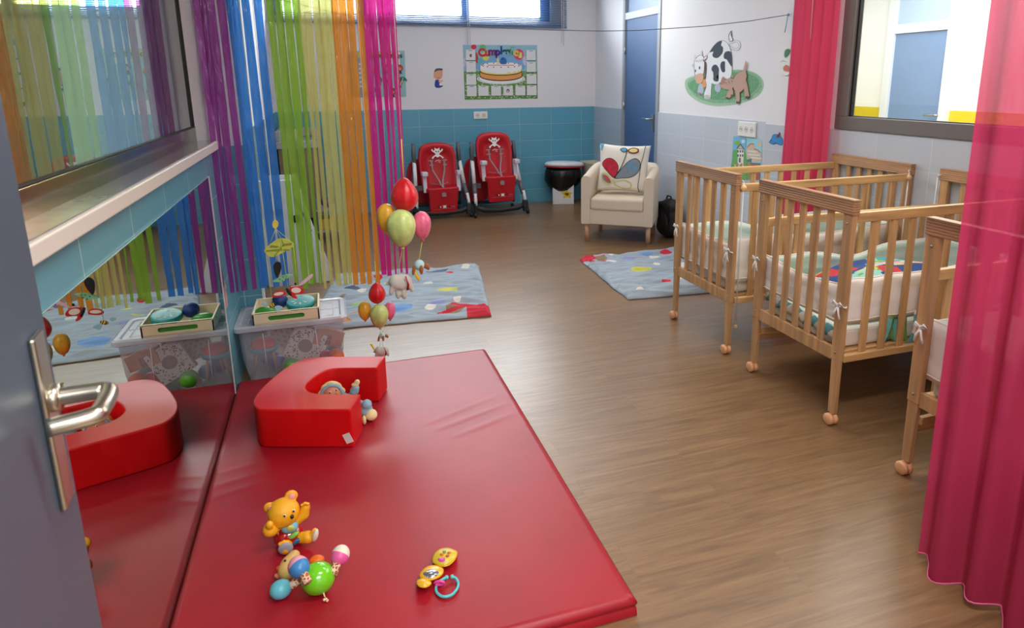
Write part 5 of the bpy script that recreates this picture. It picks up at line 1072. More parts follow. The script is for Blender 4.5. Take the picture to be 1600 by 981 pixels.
tube(bm, [p, q3(165,10), Vector((q3(165,10).x, 0, zt))], .0013, 6); obj('string', bm, M('string_white', (232,228,220), .6), t)
bm = B(); st_ = q3(178,158)
for a, b in ((st_, q3(118,308)), (st_, q3(225,245)), (st_, q3(330,285)), (q3(182,405), q3(183,455)), (q3(240,365), q3(268,575)), (q3(225,250,-.006), q3(290,700,-.01)), (q3(337,310), q3(372,672)), (q3(60,70,-.01), q3(90,400,-.015)), (q3(90,400,-.015), q3(146,815,-.02)), (q3(60,70,-.01), Vector((q3(50,0).x, -.01, zt)))): bm = B(); tube(bm, [a, b], .0009, 5); obj('thread', bm, M('ribbon_lime', (200,214,90), .6), t)

# ------------------------------------------------------------ toys on the red mat
ty = M('bear_yellow', (240,172,30), .5, bump=.05, bscale=200); 
o = onY(451, 850, 2.02); o.z = .0615; t = thing('toy_bear', 'yellow toy bear with a red tummy sitting on the red mat', 'toy bear', tuple(o), 0)
def q7(u, v, Y): return onY(400+u/5.163, 755+v/5.163, Y)-o
K = 1/5.163/498*1.0     # drawing units to metres at that distance
hd = q7(222,235,2.0)
bm = B(); hy_ = .0485; ell(bm, hd, (hy_,hy_*.92,hy_*.93)); ell(bm, q7(205,300,1.985), (.030,.026,.022)); 
for (u, v, q, Y) in ((110,195,.0185,2.01),(285,100,.020,2.02)): ell(bm, q7(u,v,Y), (q,.009,q))
obj('head', bm, ty, t, remesh=.003)
bm = B(); 
for (u, v, Y, r_) in ((120,200,1.998,.0095),(290,108,2.008,.0105)): ell(bm, q7(u,v,Y), (r_,.004,r_), seg=16)
obj('inner_ear', bm, M('ear_pink', (236,160,160), .5), t, smooth=True)
bm = B(); ell(bm, q7(291,270,1.955), (.0055,.005,.007), seg=14); obj('nose', bm, M('nose_black', (30,22,20), .3), t, smooth=True)
for (u, v) in ((230,262),(304,222)):
    bm = B(); p = q7(u, v, 1.956 if u < 260 else 1.962); ell(bm, p, (.0042,.003,.0055), seg=14); e_ = obj('eye', bm, M('eye_white', (240,236,226), .3), t, smooth=True); bm = B(); ell(bm, p+Vector((0,-.002,0)), (.003,.002,.004), seg=12); obj('pupil', bm, MATS['nose_black'], e_, smooth=True)
bd = q7(265,415,2.01); bm = B(); ell(bm, bd, (.046,.042,.040)); obj('tummy', bm, M('tummy_red', (178,14,22), .15, coat=.6), t, smooth=True)
bm = B(); ell(bm, q7(270,350,1.985), (.026,.018,.020)); obj('bib', bm, M('bib_blue', (120,190,214), .45), t, smooth=True)
bm = B(); ell(bm, q7(278,362,1.967), (.011,.004,.010), Euler((D2R(10),D2R(20),0))); obj('bib_star', bm, M('star_lime', (206,210,90), .5), t, smooth=True)
bm = B(); ell(bm, q7(308,418,1.972), (.018,.008,.008), Euler((0,D2R(-28),0))); obj('green_button', bm, M('btn_green', (130,190,70), .35), t, smooth=True)
bm = B(); ell(bm, q7(325,468,1.975), (.018,.008,.008), Euler((0,D2R(-28),0))); obj('blue_button', bm, M('btn_blue', (40,100,140), .35), t, smooth=True)
bm = B()
def limb(pts, rr):
    P_ = [q7(*p) for p in pts]
    for a, b, ra, rb in zip(P_[:-1], P_[1:], rr[:-1], rr[1:]):
        for k in range(5): f = k/4; ell(bm, a.lerp(b, f), ra+(rb-ra)*f, seg=12)
bm = B(); limb([(180,330,2.0),(120,370,1.975),(110,375,1.97)], [.018,.024,.022]); ell(bm, q7(110,335,1.955), (.012,.010,.014)); obj('arm', bm, ty, t, remesh=.003)
bm = B(); limb([(330,300,2.0),(385,250,2.0),(400,190,2.0)], [.014,.017,.014]); [ell(bm, q7(u,v,1.99), .0055, seg=10) for u, v in ((370,175),(395,160),(420,165))]; obj('arm', bm, ty, t, remesh=.0025)
bm = B(); limb([(350,440,1.99),(420,435,1.975)], [.017,.020]); ell(bm, q7(465,415,1.968), (.012,.012,.024), Euler((0,D2R(18),0))); lg = obj('leg', bm, ty, t, remesh=.003)
bm = B(); ell(bm, q7(470,416,1.962)+Vector((.003,-.003,0)), (.009,.010,.022), Euler((0,D2R(18),0))); obj('foot_sole', bm, M('sole_white', (226,216,200), .6), lg, smooth=True)
bm = B(); limb([(250,480,1.985),(240,520,1.955)], [.018,.020]); [ell(bm, q7(u,v,1.95), .0075, seg=10) for u, v in ((195,490),(225,475),(255,480))]; lg = obj('leg', bm, ty, t, remesh=.003)
bm = B(); ell(bm, q7(240,535,1.945)+Vector((0,0,.004)), (.022,.008,.021)); obj('foot_sole', bm, M('sole_grey', (150,152,160), .6), lg, smooth=True)
# giraffe rattle toy
G0 = onZ(498, 925, .0615); t = thing('toy_giraffe', 'toy giraffe with a green body and maraca feet lying in front of the bear', 'toy giraffe', tuple(G0), 0)
def q8(u, v, Z): return onZ(400+u/5.163, 755+v/5.163, Z)-G0
bm = B(); gb = q8(500,765,.0615+.045); ell(bm, gb, (.047,.045,.045)); obj('body', bm, M('giraffe_green', (110,206,30), .15, coat=.6), t, smooth=True)
bm = B(); a, b = q8(310,585,.105), q8(255,700,.100)
for k in range(7): f = k/6; ell(bm, a.lerp(b, f), .017+.011*min(1, f*1.5), seg=14)
obj('head', bm, M('giraffe_tan', (214,176,104), .5), t, remesh=.003)
bm = B(); ell(bm, q8(235,625,.128), .0035, seg=10); obj('eye', bm, BLACK, t, smooth=True)
bm = B(); ell(bm, q8(188,745,.085), (.014,.007,.009), Euler((0,D2R(15),0))); obj('ear', bm, M('giraffe_ear', (228,150,110), .5), t, smooth=True)
bm = B(); ell(bm, q8(186,686,.095), .008, seg=12); obj('horn', bm, M('giraffe_orange', (232,104,20), .4), t, smooth=True)
bm = B(); ell(bm, q8(490,622,.10), (.022,.018,.014)); obj('orange_foot', bm, MATS['giraffe_orange'], t, smooth=True)
bm = B(); ell(bm, q8(492,668,.128), (.026,.010,.006), Euler((0,D2R(-12),D2R(8)))); obj('red_button', bm, M('btn_red', (180,24,40), .3), t, smooth=True)
bm = B(); ell(bm, q8(512,690,.138), (.022,.010,.005), Euler((0,D2R(-8),D2R(6)))); obj('lime_button', bm, M('btn_lime', (190,196,80), .35), t, smooth=True)
sp = bpy.data.materials.new('spotted_cloth'); sp.use_nodes = True; nt_ = sp.node_tree; vo = nt_.nodes.new('ShaderNodeTexVoronoi'); vo.feature = 'DISTANCE_TO_EDGE'; vo.inputs['Scale'].default_value = 75; cr2 = nt_.nodes.new('ShaderNodeValToRGB'); cr2.color_ramp.elements[0].position = .06; cr2.color_ramp.elements[0].color = lin((232,214,190)); cr2.color_ramp.elements[1].position = .12; cr2.color_ramp.elements[1].color = lin((172,96,44))
tc_ = nt_.nodes.new('ShaderNodeTexCoord'); nt_.links.new(tc_.outputs['Object'], vo.inputs['Vector']); nt_.links.new(vo.outputs['Distance'], cr2.inputs[0]); nt_.links.new(cr2.outputs[0], nt_.nodes['Principled BSDF'].inputs['Base Color']); nt_.nodes['Principled BSDF'].inputs['Roughness'].default_value = .8
def maraca(p0, p1, c, r_, m1, m2):
    bm = B(); tube(bm, [p0, p0.lerp(p1,.5), p1], .0125, 12); n_ = obj('spotted_sleeve', bm, sp, t, smooth=True)
    ax = (c-p1).normalized(); bm = B(); ell(bm, c, (r_, r_, r_*1.12), ax.to_track_quat('Z','Y').to_matrix(), 24)
    for f in bm.faces: f.material_index = 1 if (f.calc_center_median()-c).dot(ax) > .1*r_ else 0
    obj('maraca_foot', bm, [m1, m2], t)
mp_, mw_ = M('maraca_pink', (226,92,160), .35), M('maraca_white', (230,226,206), .5); mb_, mk_ = M('maraca_blue', (60,130,190), .35), M('maraca_rose', (232,160,176), .5); mc_ = M('maraca_cyan', (98,190,206), .35)
maraca(q8(620,735,.115), q8(655,640,.13), q8(680,580,.14), .026, mp_, mw_)
maraca(q8(420,800,.145), q8(385,735,.158), q8(345,675,.165), .0285, mb_, mk_)
maraca(q8(360,775,.10), q8(260,835,.088), q8(200,855,.0875), .0265, mc_, mc_)
bm = B(); tube(bm, [q8(545,880,.085), q8(552,910,.075), q8(560,925,.068)], .002, 6); 
for u, v in ((550,940),(565,935),(575,945)): ell(bm, q8(u,v,.067), .004, seg=8)
obj('tail_string', bm, M('string_cream', (226,206,160), .8), t)
# flip toy
P0 = onZ(680, 890, .0615); t = thing('toy_phone', 'yellow flip-open toy phone with a small round mirror and a teal ring on the mat', 'toy phone', tuple(P0), 0)
def q9(u, v, Z): return onZ(640+u/10.32, 845+v/10.32, Z)-P0
def lump(pts, z0, z1, mat_, name, inset=.88, k=4, parent=None, **kw):
    P_ = catmull([Vector((p[0], p[1])) for p in pts], True, k); c = sum(P_, Vector((0,0)))/len(P_); bm = B()
    R_ = [[tuple(q9(*(c+(p-c)*s), z)) for p in P_] for s, z in ((inset,z0),(1,z0+(z1-z0)*.35),(1,z0+(z1-z0)*.75),(inset,z1))]
    loft(bm, R_, capb=True, capt=True); return obj(name, bm, mat_, parent or t, smooth=True, bevel=.0)
yp = M('phone_yellow', (236,178,24), .28, coat=.4); yl = M('phone_lime_yellow', (214,190,50), .35)
lump(((150,560),(210,460),(320,395),(450,390),(540,440),(545,520),(470,600),(340,640),(200,620)), .0615, .088, yp, 'phone_base')
lump(((115,640),(200,600),(330,640),(350,700),(270,755),(170,750),(110,700)), .0615, .090, yp, 'phone_bulge')
lump(((365,340),(375,240),(460,140),(600,108),(720,140),(775,190),(740,300),(650,390),(540,420),(430,385)), .064, .086, yp, 'phone_lid', inset=.95)
lump(((385,330),(395,245),(470,155),(600,125),(705,152),(755,190),(722,285),(640,365),(540,395),(440,365)), .084, .0875, yl, 'lid_face', inset=.98)
lump(((215,530),(260,480),(340,458),(430,468),(470,510),(440,560),(360,595),(270,590)), .086, .0885, M('phone_mirror', (150,154,164), .12, metal=.8), 'phone_mirror', inset=.97)
lump(((455,300),(480,272),(540,265),(575,290),(560,325),(500,338)), .087, .091, M('btn_magenta', (200,60,150), .35), 'round_button', inset=.8)
for u, v, c in ((565,170,('grn',(110,150,110))),(640,185,('org',(220,120,60))),(520,215,('ora',(214,96,40))),(612,240,('red',(190,60,90)))): lump([(u+32*cos(a), v+20*sin(a)) for a in [k*pi/3 for k in range(6)]], .087, .0905, M('phone_btn_'+c[0], c[1], .35), 'key_button', inset=.85, k=2)
bm = B(); tube(bm, [tuple(p) for p in catmull([q9(u,v,z) for u, v, z in ((595,590,.078),(540,615,.078),(470,665,.074),(428,740,.068),(432,820,.0665),(490,880,.0665),(570,900,.0665),(680,870,.0665),(760,780,.0665),(785,690,.067),(750,610,.070),(690,578,.074))], False, 4)], .0042, 10); ell(bm, q9(597,588,.078), .0062, seg=12); ell(bm, q9(684,576,.074), .0062, seg=12); obj('link_ring', bm, M('ring_teal', (90,190,196), .3), t, smooth=True)
bm = B(); tube(bm, [q9(480+75*cos(a), 680+28*sin(a), .078-.006*sin(a)) for a in [2*pi*k/16 for k in range(17)]], .004, 8, cap=False); obj('pink_loop', bm, M('loop_magenta', (226,60,150), .3), t, smooth=True)
# doll lying in the foam nest
d0 = onZ(545, 640, .0615); t = thing('baby_doll', 'soft baby doll in pale blue with a cream bonnet lying inside the foam block', 'doll', tuple(d0), 0)
def qd_(u, v, Y): return onY(480+u/9.346, 575+v/9.346, Y)-d0
skin = M('doll_skin', (222,150,112), .5); dblue = M('doll_blue', (150,190,208), .85, bump=.15, bscale=200); dcr = M('doll_cream', (238,218,164), .85, bump=.15, bscale=200)
hc = qd_(360,370,2.835)
bm = B(); ell(bm, hc, (.040,.036,.040), Euler((0,D2R(20),0)), 26); hdl = obj('head', bm, skin, t, smooth=True)
bm = B(); ell(bm, qd_(430,372,2.795), (.005,.006,.004), seg=10); obj('nose', bm, skin, hdl, smooth=True)
for u, v in ((335,355),(430,320)):
    bm = B(); p = qd_(u, v, 2.800); ell(bm, p, (.0052,.003,.0042), seg=12); e_ = obj('eye', bm, M('eye_white', (240,236,226), .3), hdl, smooth=True); bm = B(); ell(bm, p+Vector((-.001,-.002,0)), (.003,.002,.0034), seg=10); obj('pupil', bm, MATS['nose_black'], e_, smooth=True)
bm = B(); ell(bm, qd_(425,395,2.797), (.006,.003,.0025), Euler((0,D2R(25),0)), seg=10); obj('mouth', bm, M('doll_lip', (190,80,66), .5), hdl, smooth=True)
bm = B(); tube(bm, [hc+Vector((.041*cos(a)*1.02, -.010, .041*sin(a)*1.02)) for a in [2*pi*k/28 for k in range(29)]], .0075, 8, cap=False, up=Vector((0,1,0))); obj('bonnet_band', bm, dblue, t, smooth=True)
bm = B(); tube(bm, [hc+Vector(((.048+.003*sin(9*a))*cos(a), -.004, (.048+.003*sin(9*a))*sin(a))) for a in [2*pi*k/56 for k in range(57)]], .0065, 8, cap=False, up=Vector((0,1,0))); ell(bm, hc+Vector((0,.022,0)), (.047,.030,.047)); obj('bonnet_frill', bm, dcr, t, smooth=True)
bm = B(); a, b = hc+Vector((.045,-.01,-.035)), onZ(572, 640, .105)-d0
for k in range(8): f = k/7; ell(bm, a.lerp(b, f), .033-.004*f, seg=14)
ell(bm, qd_(870,530,2.735), .022, seg=14); obj('body_suit', bm, dblue, t, remesh=.004)
bm = B(); limbp = [qd_(640,420,2.84), qd_(690,330,2.835), qd_(705,290,2.83)]
for p, r_ in zip(limbp, (.020,.020,.017)): ell(bm, p, r_, seg=14)
sl = obj('sleeve', bm, dblue, t, remesh=.003); bm = B(); ell(bm, qd_(700,242,2.83), (.0165,.015,.009)); ell(bm, qd_(730,205,2.83), (.012,.011,.013)); obj('mitten', bm, dcr, sl, remesh=.003)
bm = B(); ell(bm, onZ(580, 648, .088)-d0, (.026,.030,.024)); ell(bm, onZ(574, 640, .092)-d0, (.022,.024,.022)); obj('foot', bm, dcr, t, remesh=.003)
bm = B(); ell(bm, onZ(569, 656, .080)-d0, (.009,.018,.020)); obj('foot', bm, dcr, t, smooth=True)

# ------------------------------------------------------------ sockets, clothesline
def socket(name, label, c, ax, n, w, h, k):
    t = thing(name, label, 'socket', tuple(c)); ax = Vector(ax); nn = Vector(n); 
    R_ = Matrix((ax, nn, Vector((0,0,1)))).transposed()
    bm = B(); box(bm, nn*.006, (w,.012,h), R_); obj('plate', bm, M('socket_white', (232,232,228), .35), t, bevel=.003)
    for i in range(k):
        x = (i-(k-1)/2)*w/(k+.15); bm = B(); cyl(bm, ax*x+nn*.0115, ax*x+nn*.0135, .024, 20); s_ = obj('outlet', bm, M('socket_inset', (208,206,200), .4), t)
        bm = B()
        for e in (-.0095,.0095): ell(bm, ax*(x+e)+nn*.0137, (.003,.003,.003), seg=8)
        obj('pin_hole', bm, BLACK, s_)
    return t
socket('wall_socket', 'white double wall socket on the teal tiles above the high chairs', (1.733, YB-.009, 1.085), (1,0,0), (0,-1,0), .165, .085, 2)
p = onX(1168, 202, XR-.010); socket('switch_panel', 'white triple switch and socket panel on the pale tiles above the house poster', tuple(p), (0,1,0), (-1,0,0), .235, .115, 3)
E1, E0 = Vector((3.15, 4.14)), Vector((-.49, 6.2)); ed = (E1-E0)
pts = []
for px, py in ((430,-2),(540,24),(640,35),(760,43),(860,47),(940,48.5),(1000,47.5),(1100,41),(1170,33),(1234,23)):
    v = ray(px, py); # intersect vertical plane through E0-E1
    n2 = Vector((-ed.y, ed.x)); s_ = (E0.dot(n2))/(v.x*n2.x+v.y*n2.y); pts.append(CAM+v*s_)
pts[-1] = Vector((XR-.038, pts[-1].y, pts[-1].z)); 
c0 = pts[0]; t = thing('clothesline', 'thin dark clothesline string sagging across the room below the blind', 'string', tuple(c0)); d_ = (pts[0]-pts[1]).normalized()
left = pts[0]+d_*((pts[0].x-(XL+.008))/max(1e-3, -d_.x)) if d_.x < 0 else pts[0]
bm = B(); tube(bm, [left-c0]+[p-c0 for p in pts], .0028, 6); obj('cord', bm, M('line_grey', (70,80,100), .6), t)
bm = B(); e = pts[-1]-c0; ell(bm, e+Vector((-.004,0,0)), (.008,.010,.010), seg=10); tube(bm, [e+Vector((-.006,0,0)), e+Vector((-.01,.005,-.06)), e+Vector((-.008,.02,-.12))], .003, 6); obj('knot_tail', bm, M('line_blue', (110,150,200), .6), t, smooth=True)

# ------------------------------------------------------------ far corner behind the streamers
t = thing('changing_cabinet', 'brown cabinet with a pale grey changing top against the back wall behind the streamers', 'cabinet', (-.285, 7.55, 0))
bm = B(); bxa(bm, -.20, .185, -.28, .30, .10, .82); obj('cabinet_body', bm, M('cabinet_taupe', (142,124,104), .5), t, bevel=.004)
bm = B(); bxa(bm, -.215, .20, -.30, .32, .82, .90); bxa(bm, -.215, -.17, -.30, .32, .90, 1.0); bxa(bm, .155, .20, -.30, .32, .90, 1.0); bxa(bm, -.17, .155, .27, .32, .90, 1.0); obj('changing_top', bm, M('top_grey', (178,182,186), .45), t, bevel=.01)
bm = B(); bxa(bm, .187, .195, -.282, -.26, .10, .82); obj('dark_gap_strip', bm, M('edge_dark', (30,26,24), .5), t)  # dark strip stands in for the shaded gap beside the cabinet
bm = B(); bxa(bm, -.19, .175, -.24, .28, 0, .10); obj('plinth', bm, M('edge_dark', (30,26,24), .5), t)
for i, (x, h_) in enumerate(((-.10,.10),(-.03,.13))):
    t = thing('lotion_bottle', ['short white bottle on the changing cabinet top', 'taller white bottle on the changing cabinet top'][i], 'bottle', (-.285+x, 7.45, .901), 0); bm = B(); lathe(bm, [(0,0),(.022,0),(.024,.01),(.024,h_*.7),(.010,h_*.82),(.010,h_*.86),(0,h_*.86)], 20); obj('bottle_body', bm, whp, t, smooth=True); bm = B(); lathe(bm, [(0,h_*.86),(.012,h_*.86),(.012,h_),(0,h_)], 16); obj('cap', bm, M('cap_blue', (50,80,150), .4), t, smooth=True)
t = thing('baby_rocker', 'white plastic baby rocker with round holes, behind the blue and green streamers', 'baby rocker', (-.285, 5.32, 0))
bm = B(); pr_ = [(-.21,.0),(-.225,.30),(-.215,.76),(-.19,.785),(.0,.785),(.035,.76),(.11,.42),(.215,.06),(.20,.005)]
def shell_side(y0, y1): prism(bm, [tuple(p) for p in catmull([Vector(p) for p in pr_], True, 4)], y0, y1, Matrix(((1,0,0,0),(0,0,1,0),(0,1,0,0),(0,0,0,1))))
shell_side(-.16,-.13); shell_side(.13,.16); bxa(bm, -.20, .02, -.14, .14, .22, .27); bxa(bm, -.205, -.18, -.14, .14, .22, .70)
obj('rocker_shell', bm, M('rocker_white', (214,220,226), .35), t, bevel=.008)
for x, z in ((-.10,.56),(.02,.50)):
    bm = B(); lathe(bm, [(0,0),(.030,0),(.030,.004),(0,.004)], 20, Matrix.Translation((x,-.1605,z)) @ Matrix.Rotation(pi/2, 4, 'X')); obj('round_hole', bm, BLACK, t)
A = Art(lambda x, y: Vector((x, -.161, y)), (0,-1,0))
for k in range(4): A.line([(.02+.022*k,.66-.06*k),(.05+.022*k,.58-.06*k)], .012, flatmat('teal_dark', (20,90,96)))
A.done('side_stripes', t)
t = thing('toy_trolley', 'small grey trolley with a yellow toy box behind the yellow streamers', 'trolley', (-.06, 6.65, 0))
bm = B()
for x in (-.09,.09):
    for y in (-.14,.14): cyl(bm, (x,y,0), (x,y,.42), .009, 10)
obj('trolley_frame', bm, gyp, t, smooth=True)
for z in (.10,.30): bm = B(); bxa(bm, -.11, .11, -.16, .16, z, z+.015); obj('shelf', bm, M('shelf_grey', (150,152,156), .5), t)
bx2 = obj('toy_box', (lambda b: (bxa(b, -.08, .08, -.10, .10, 0, .10), b)[1])(B()), M('box_yellow', (206,176,60), .5), bevel=.003); bx2.location = (-.06, 6.65, .1155); tag(bx2, 'yellow toy box on the lower shelf of the small trolley', 'box')
b3 = obj('purple_ball', (lambda b: (ell(b, (0,0,0), .05), b)[1])(B()), M('ball_violet', (70,50,110), .4), smooth=True); b3.location = (-.06, 6.62, .366); tag(b3, 'dark purple ball on the top shelf of the small trolley', 'ball')
# fish-shaped sticker by the mirror
q_ = onX(350, 452, XL+.007); t = thing('wall_sticker', 'small grey and pink sticker figure on the teal tiles at the end of the mirror', 'sticker', tuple(q_))
A = Art(lambda x, y: Vector((0, x, y)), (1,0,0), .0008); A.dot(0,-.02,.05,.075, flatmat('stk_grey', (150,146,150))); A.dot(.02,-.055,.03,.04, flatmat('stk_pink', (206,150,136))); A.dot(-.01,.06,.022,.05, flatmat('stk_dark', (70,66,74)), rot=10); A.dot(.035,.0,.012,.014, flatmat('stk_peach', (222,170,140))); A.done('sticker_print', t)

# ------------------------------------------------------------ pictures on the walls
# birthday poster
def pz(u, v): return onY(715+u/9.341, 60+v/9.341, YB-.002)
PC = pz(620, 490); t = thing('birthday_poster', 'birthday chart poster with a big cake and blank white cards on the back wall', 'poster', tuple(PC))
A = Art(lambda x, y: pz(x, y)-PC, (0,-1,0), .0002)
A.poly([(75,93),(1160,98),(1168,878),(105,895)], flatmat('p_sky', (146,192,208))); A.poly([(92,480),(1163,480),(1168,878),(105,895)], flatmat('p_grass', (96,146,66)))
A.hold = True; r6 = random.Random(2)
for i in range(420):
    x, y = r6.uniform(100,1155), r6.uniform(490,875); A.poly([(x,y),(x+16,y+3),(x+13,y+13),(x-2,y+9)], flatmat('p_check', (206,220,196)))
A.hold = False; A.k += 1
A.blob([(290,330),(420,250),(620,230),(850,250),(970,340),(940,470),(620,490),(310,470)], flatmat('p_sky2', (122,170,210)))
A.dot(236,125,42,36,flatmat('b_red',(206,50,70))); A.dot(275,280,26,85,flatmat('b_red',(206,50,70)),rot=-10); A.dot(366,140,50,52,flatmat('b_green',(110,186,120))); A.dot(410,255,56,70,flatmat('b_lime',(210,216,110))); A.dot(893,235,72,82,flatmat('b_pink',(222,70,110))); A.dot(325,330,34,50,flatmat('b_teal',(90,180,196))); A.dot(985,330,36,64,flatmat('b_lilac',(196,200,226))); A.dot(100,350,18,66,flatmat('b_lilac',(196,200,226)))
A.dot(632,590,350,80,WHITE,n=40); A.k += 1
A.hold = True
for k in range(60): a = 2*pi*k/60; A.dot(632+325*cos(a), 590+70*sin(a), 6, 5, flatmat('lace', (110,130,110)), n=6)
A.hold = False; A.k += 1
ck = flatmat('cake', (224,158,84)); br_ = flatmat('choc', (84,40,30))
A.poly(arc(632,560,312,62,0,180,24)+[(320,490),(944,490)][::1] if False else [(322,545)]+arc(632,548,312,76,180,0,1)[:0]+[(632+312*cos(D2R(a)), 548+76*sin(D2R(a))) for a in range(180,-1,-10)]+[(944,480),(320,480)], br_)
A.poly([(632+302*cos(D2R(a)), 540+68*sin(D2R(a))) for a in range(180,-1,-10)]+[(934,490),(330,490)], ck)
A.poly([(632+306*cos(D2R(a)), 482+62*sin(D2R(a))) for a in range(180,-1,-10)]+[(938,470),(326,470)], br_)
A.poly([(632+300*cos(D2R(a)), 470+60*sin(D2R(a))) for a in range(180,-1,-10)]+[(932,385),(332,385)], flatmat('cream_y', (232,222,130)))
A.poly([(632+302*cos(D2R(a)), 440+62*sin(D2R(a)*1)+14*sin(a*.35)) for a in range(180,-1,-6)]+[(932,390),(332,390)], WHITE); A.dot(632,395,300,48,WHITE,n=36)
A.hold = True
for k in range(16): a = 2*pi*k/16; A.dot(632+280*cos(a), 390+32*sin(a), 11, 8, flatmat('cherry', (160,20,40)), n=8)
for k in range(16): A.dot(450+24*k, 392, 14, 6, flatmat('swirl', (206,120,60)), n=8)
A.hold = False; A.k += 1
A.poly([(572,380),(572,300),(600,300),(600,380)], flatmat('candle', (226,214,170))); A.dot(586,288,8,16,flatmat('flame',(240,220,120)))
A.blob([(620,370),(620,320),(640,280),(670,275),(705,300),(712,370)], flatmat('b_blue',(40,110,180))); A.dot(655,300,14,10,flatmat('b_blue2',(20,60,120)))
cards = [(115,165,258,318),(122,338,265,492),(125,522,268,678),(133,690,275,845),(300,690,450,838),(488,690,632,836),(665,690,805,833),(840,690,985,832),(1008,685,1150,830),(1005,520,1148,665),(1003,345,1140,490),(1000,172,1138,318)]
A.hold = True
for c in cards: A.poly([(c[0]-4,c[1]+6),(c[2]+6,c[1]+6),(c[2]+8,c[3]+8),(c[0]-2,c[3]+8)], flatmat('card_shadow_green', (70,104,60)))
A.k += 1
for c in cards: A.poly([(c[0],c[1]),(c[2],c[1]),(c[2]+3,c[3]),(c[0]+2,c[3])], flatmat('card', (222,224,224)))
A.k += 1
for c in cards: A.line([(c[0]+45,c[1]+14),(c[2]-45,c[1]+14)], 7, flatmat('ink', (120,110,116)))
A.dot(190,250,16,26,flatmat('ink2',(110,90,90))); A.dot(733,765,22,30,flatmat('ink3',(80,70,80))); A.hold = False; A.k += 1; A.dot(733,775,12,22,flatmat('face',(206,186,180)))
pf = A.done('poster_print', t); ztop = A.k*.0002
word = 'Cumpleaños'; cxs = [(350,205,150,(196,40,60)),(432,200,110,(200,50,80)),(503,190,100,(110,40,110)),(585,192,100,(70,40,130)),(636,172,100,(14,70,140)),(682,188,100,(12,70,96)),(735,186,100,(16,96,60)),(793,180,100,(50,120,30)),(857,203,100,(226,200,70)),(912,228,92,(230,206,120))]
for ch, (u, v, s_, c) in zip(word, cxs):
    p = pz(u, v)-PC; text(ch, 'printed_letter', M('ink_%d_%d' % (c[0], c[1]), c, .7), 128*1.22/9.341/ (F/(7.9*.93)) , Matrix.Translation(p+Vector((0,-ztop-.0012,-.004))) @ Matrix.Rotation(pi/2, 4, 'X'), t, bold=.0062)
# left poster behind the streamers
def pl(u, v): return onY(530+u/8.918, 60+v/8.918, YB-.002)
PC = pl(520, 500); t = thing('lesson_poster', 'pale blue lesson poster with small drawn children, half hidden by the orange and magenta streamers', 'poster', tuple(PC))
A = Art(lambda x, y: pl(x, y)-PC, (0,-1,0), .0002)
A.poly([(95,172),(910,172),(935,815),(112,825)], flatmat('lp_blue', (150,190,194))); A.poly([(100,190),(330,190),(345,822),(118,824)], flatmat('lp_grey', (134,158,172))); A.poly([(260,195),(850,190),(850,262),(262,268)], flatmat('lp_yellow', (206,190,70)))
A.poly([(735,190),(850,190),(848,268),(738,268)], flatmat('lp_cream', (232,226,190))); A.poly([(600,285),(845,285),(845,362),(600,362)], flatmat('lp_card', (214,226,206)))
A.hold = True
for k in range(9): A.line([(180+7*k,300+52*k),(232+7*k,298+52*k)], 30, WHITE)
for k in range(6): A.line([(275+3*k,360+62*k),(300+3*k,358+62*k)], 22, WHITE)
A.hold = False; A.k += 1
hair = flatmat('hairbrown', (104,50,34)); fc = flatmat('childface', (206,150,120))
for (u, v, hc_, sc_) in ((845,395,(196,60,50),1),(665,395,(120,50,60),1),(840,600,(190,60,56),.9),(655,590,(110,80,60),.8),(745,720,(140,50,40),1),(460,440,(200,120,50),.9),(560,560,(150,60,90),.9),(470,700,(70,80,150),.9)):
    A.dot(u, v+20, 44*sc_, 46*sc_, hair); A.dot(u, v+8, 38*sc_, 40*sc_, flatmat('hat_%d' % hc_[0], hc_)); A.dot(u-2, v+30, 26*sc_, 22*sc_, fc); A.poly([(u-22*sc_,v+62*sc_),(u+22*sc_,v+62*sc_),(u+30*sc_,v+100*sc_),(u-28*sc_,v+100*sc_)], flatmat('coat_%d' % hc_[1], (hc_[1],60,90)))
A.blob([(800,590),(850,540),(910,540),(950,595),(900,580),(860,575)], flatmat('umbrella', (40,120,96))); A.line([(890,550),(840,680)], 8, WHITE)
A.done('poster_print', t)
p = pl(640, 232)-PC; text('aprendemos', 'printed_word', BLACK, .075, Matrix.Translation(p+Vector((0,-.010,-.004))) @ Matrix.Rotation(pi/2, 4, 'X'), t, bold=.001)
# baby sticker
def pb(u, v): return onY(530+u/8.918, 60+v/8.918, YB-.001)
PC = pb(1380, 555); t = thing('baby_cutout', 'paper cut-out of a seated baby in blue on the back wall', 'cut-out', tuple(PC)); A = Art(lambda x, y: pb(x, y)-PC, (0,-1,0), .0002)
A.blob([(1345,580),(1400,585),(1395,640),(1440,655),(1440,672),(1390,690),(1340,680),(1330,640)], flatmat('suit_blue', (44,60,150))); A.blob([(1385,590),(1440,580),(1445,600),(1400,615)], flatmat('hand', (226,180,150))); A.blob([(1400,620),(1440,650),(1400,655)], WHITE)
A.blob([(1318,500),(1325,455),(1380,440),(1436,450),(1438,520),(1415,565),(1360,572),(1315,540)], flatmat('baby_face', (222,166,128))); A.blob([(1325,470),(1345,425),(1400,415),(1440,425),(1436,445),(1370,446)], flatmat('baby_hair', (84,82,84))); A.line([(1365,548),(1410,550)], 5, flatmat('lip', (160,60,50))); A.done('cutout_print', t)
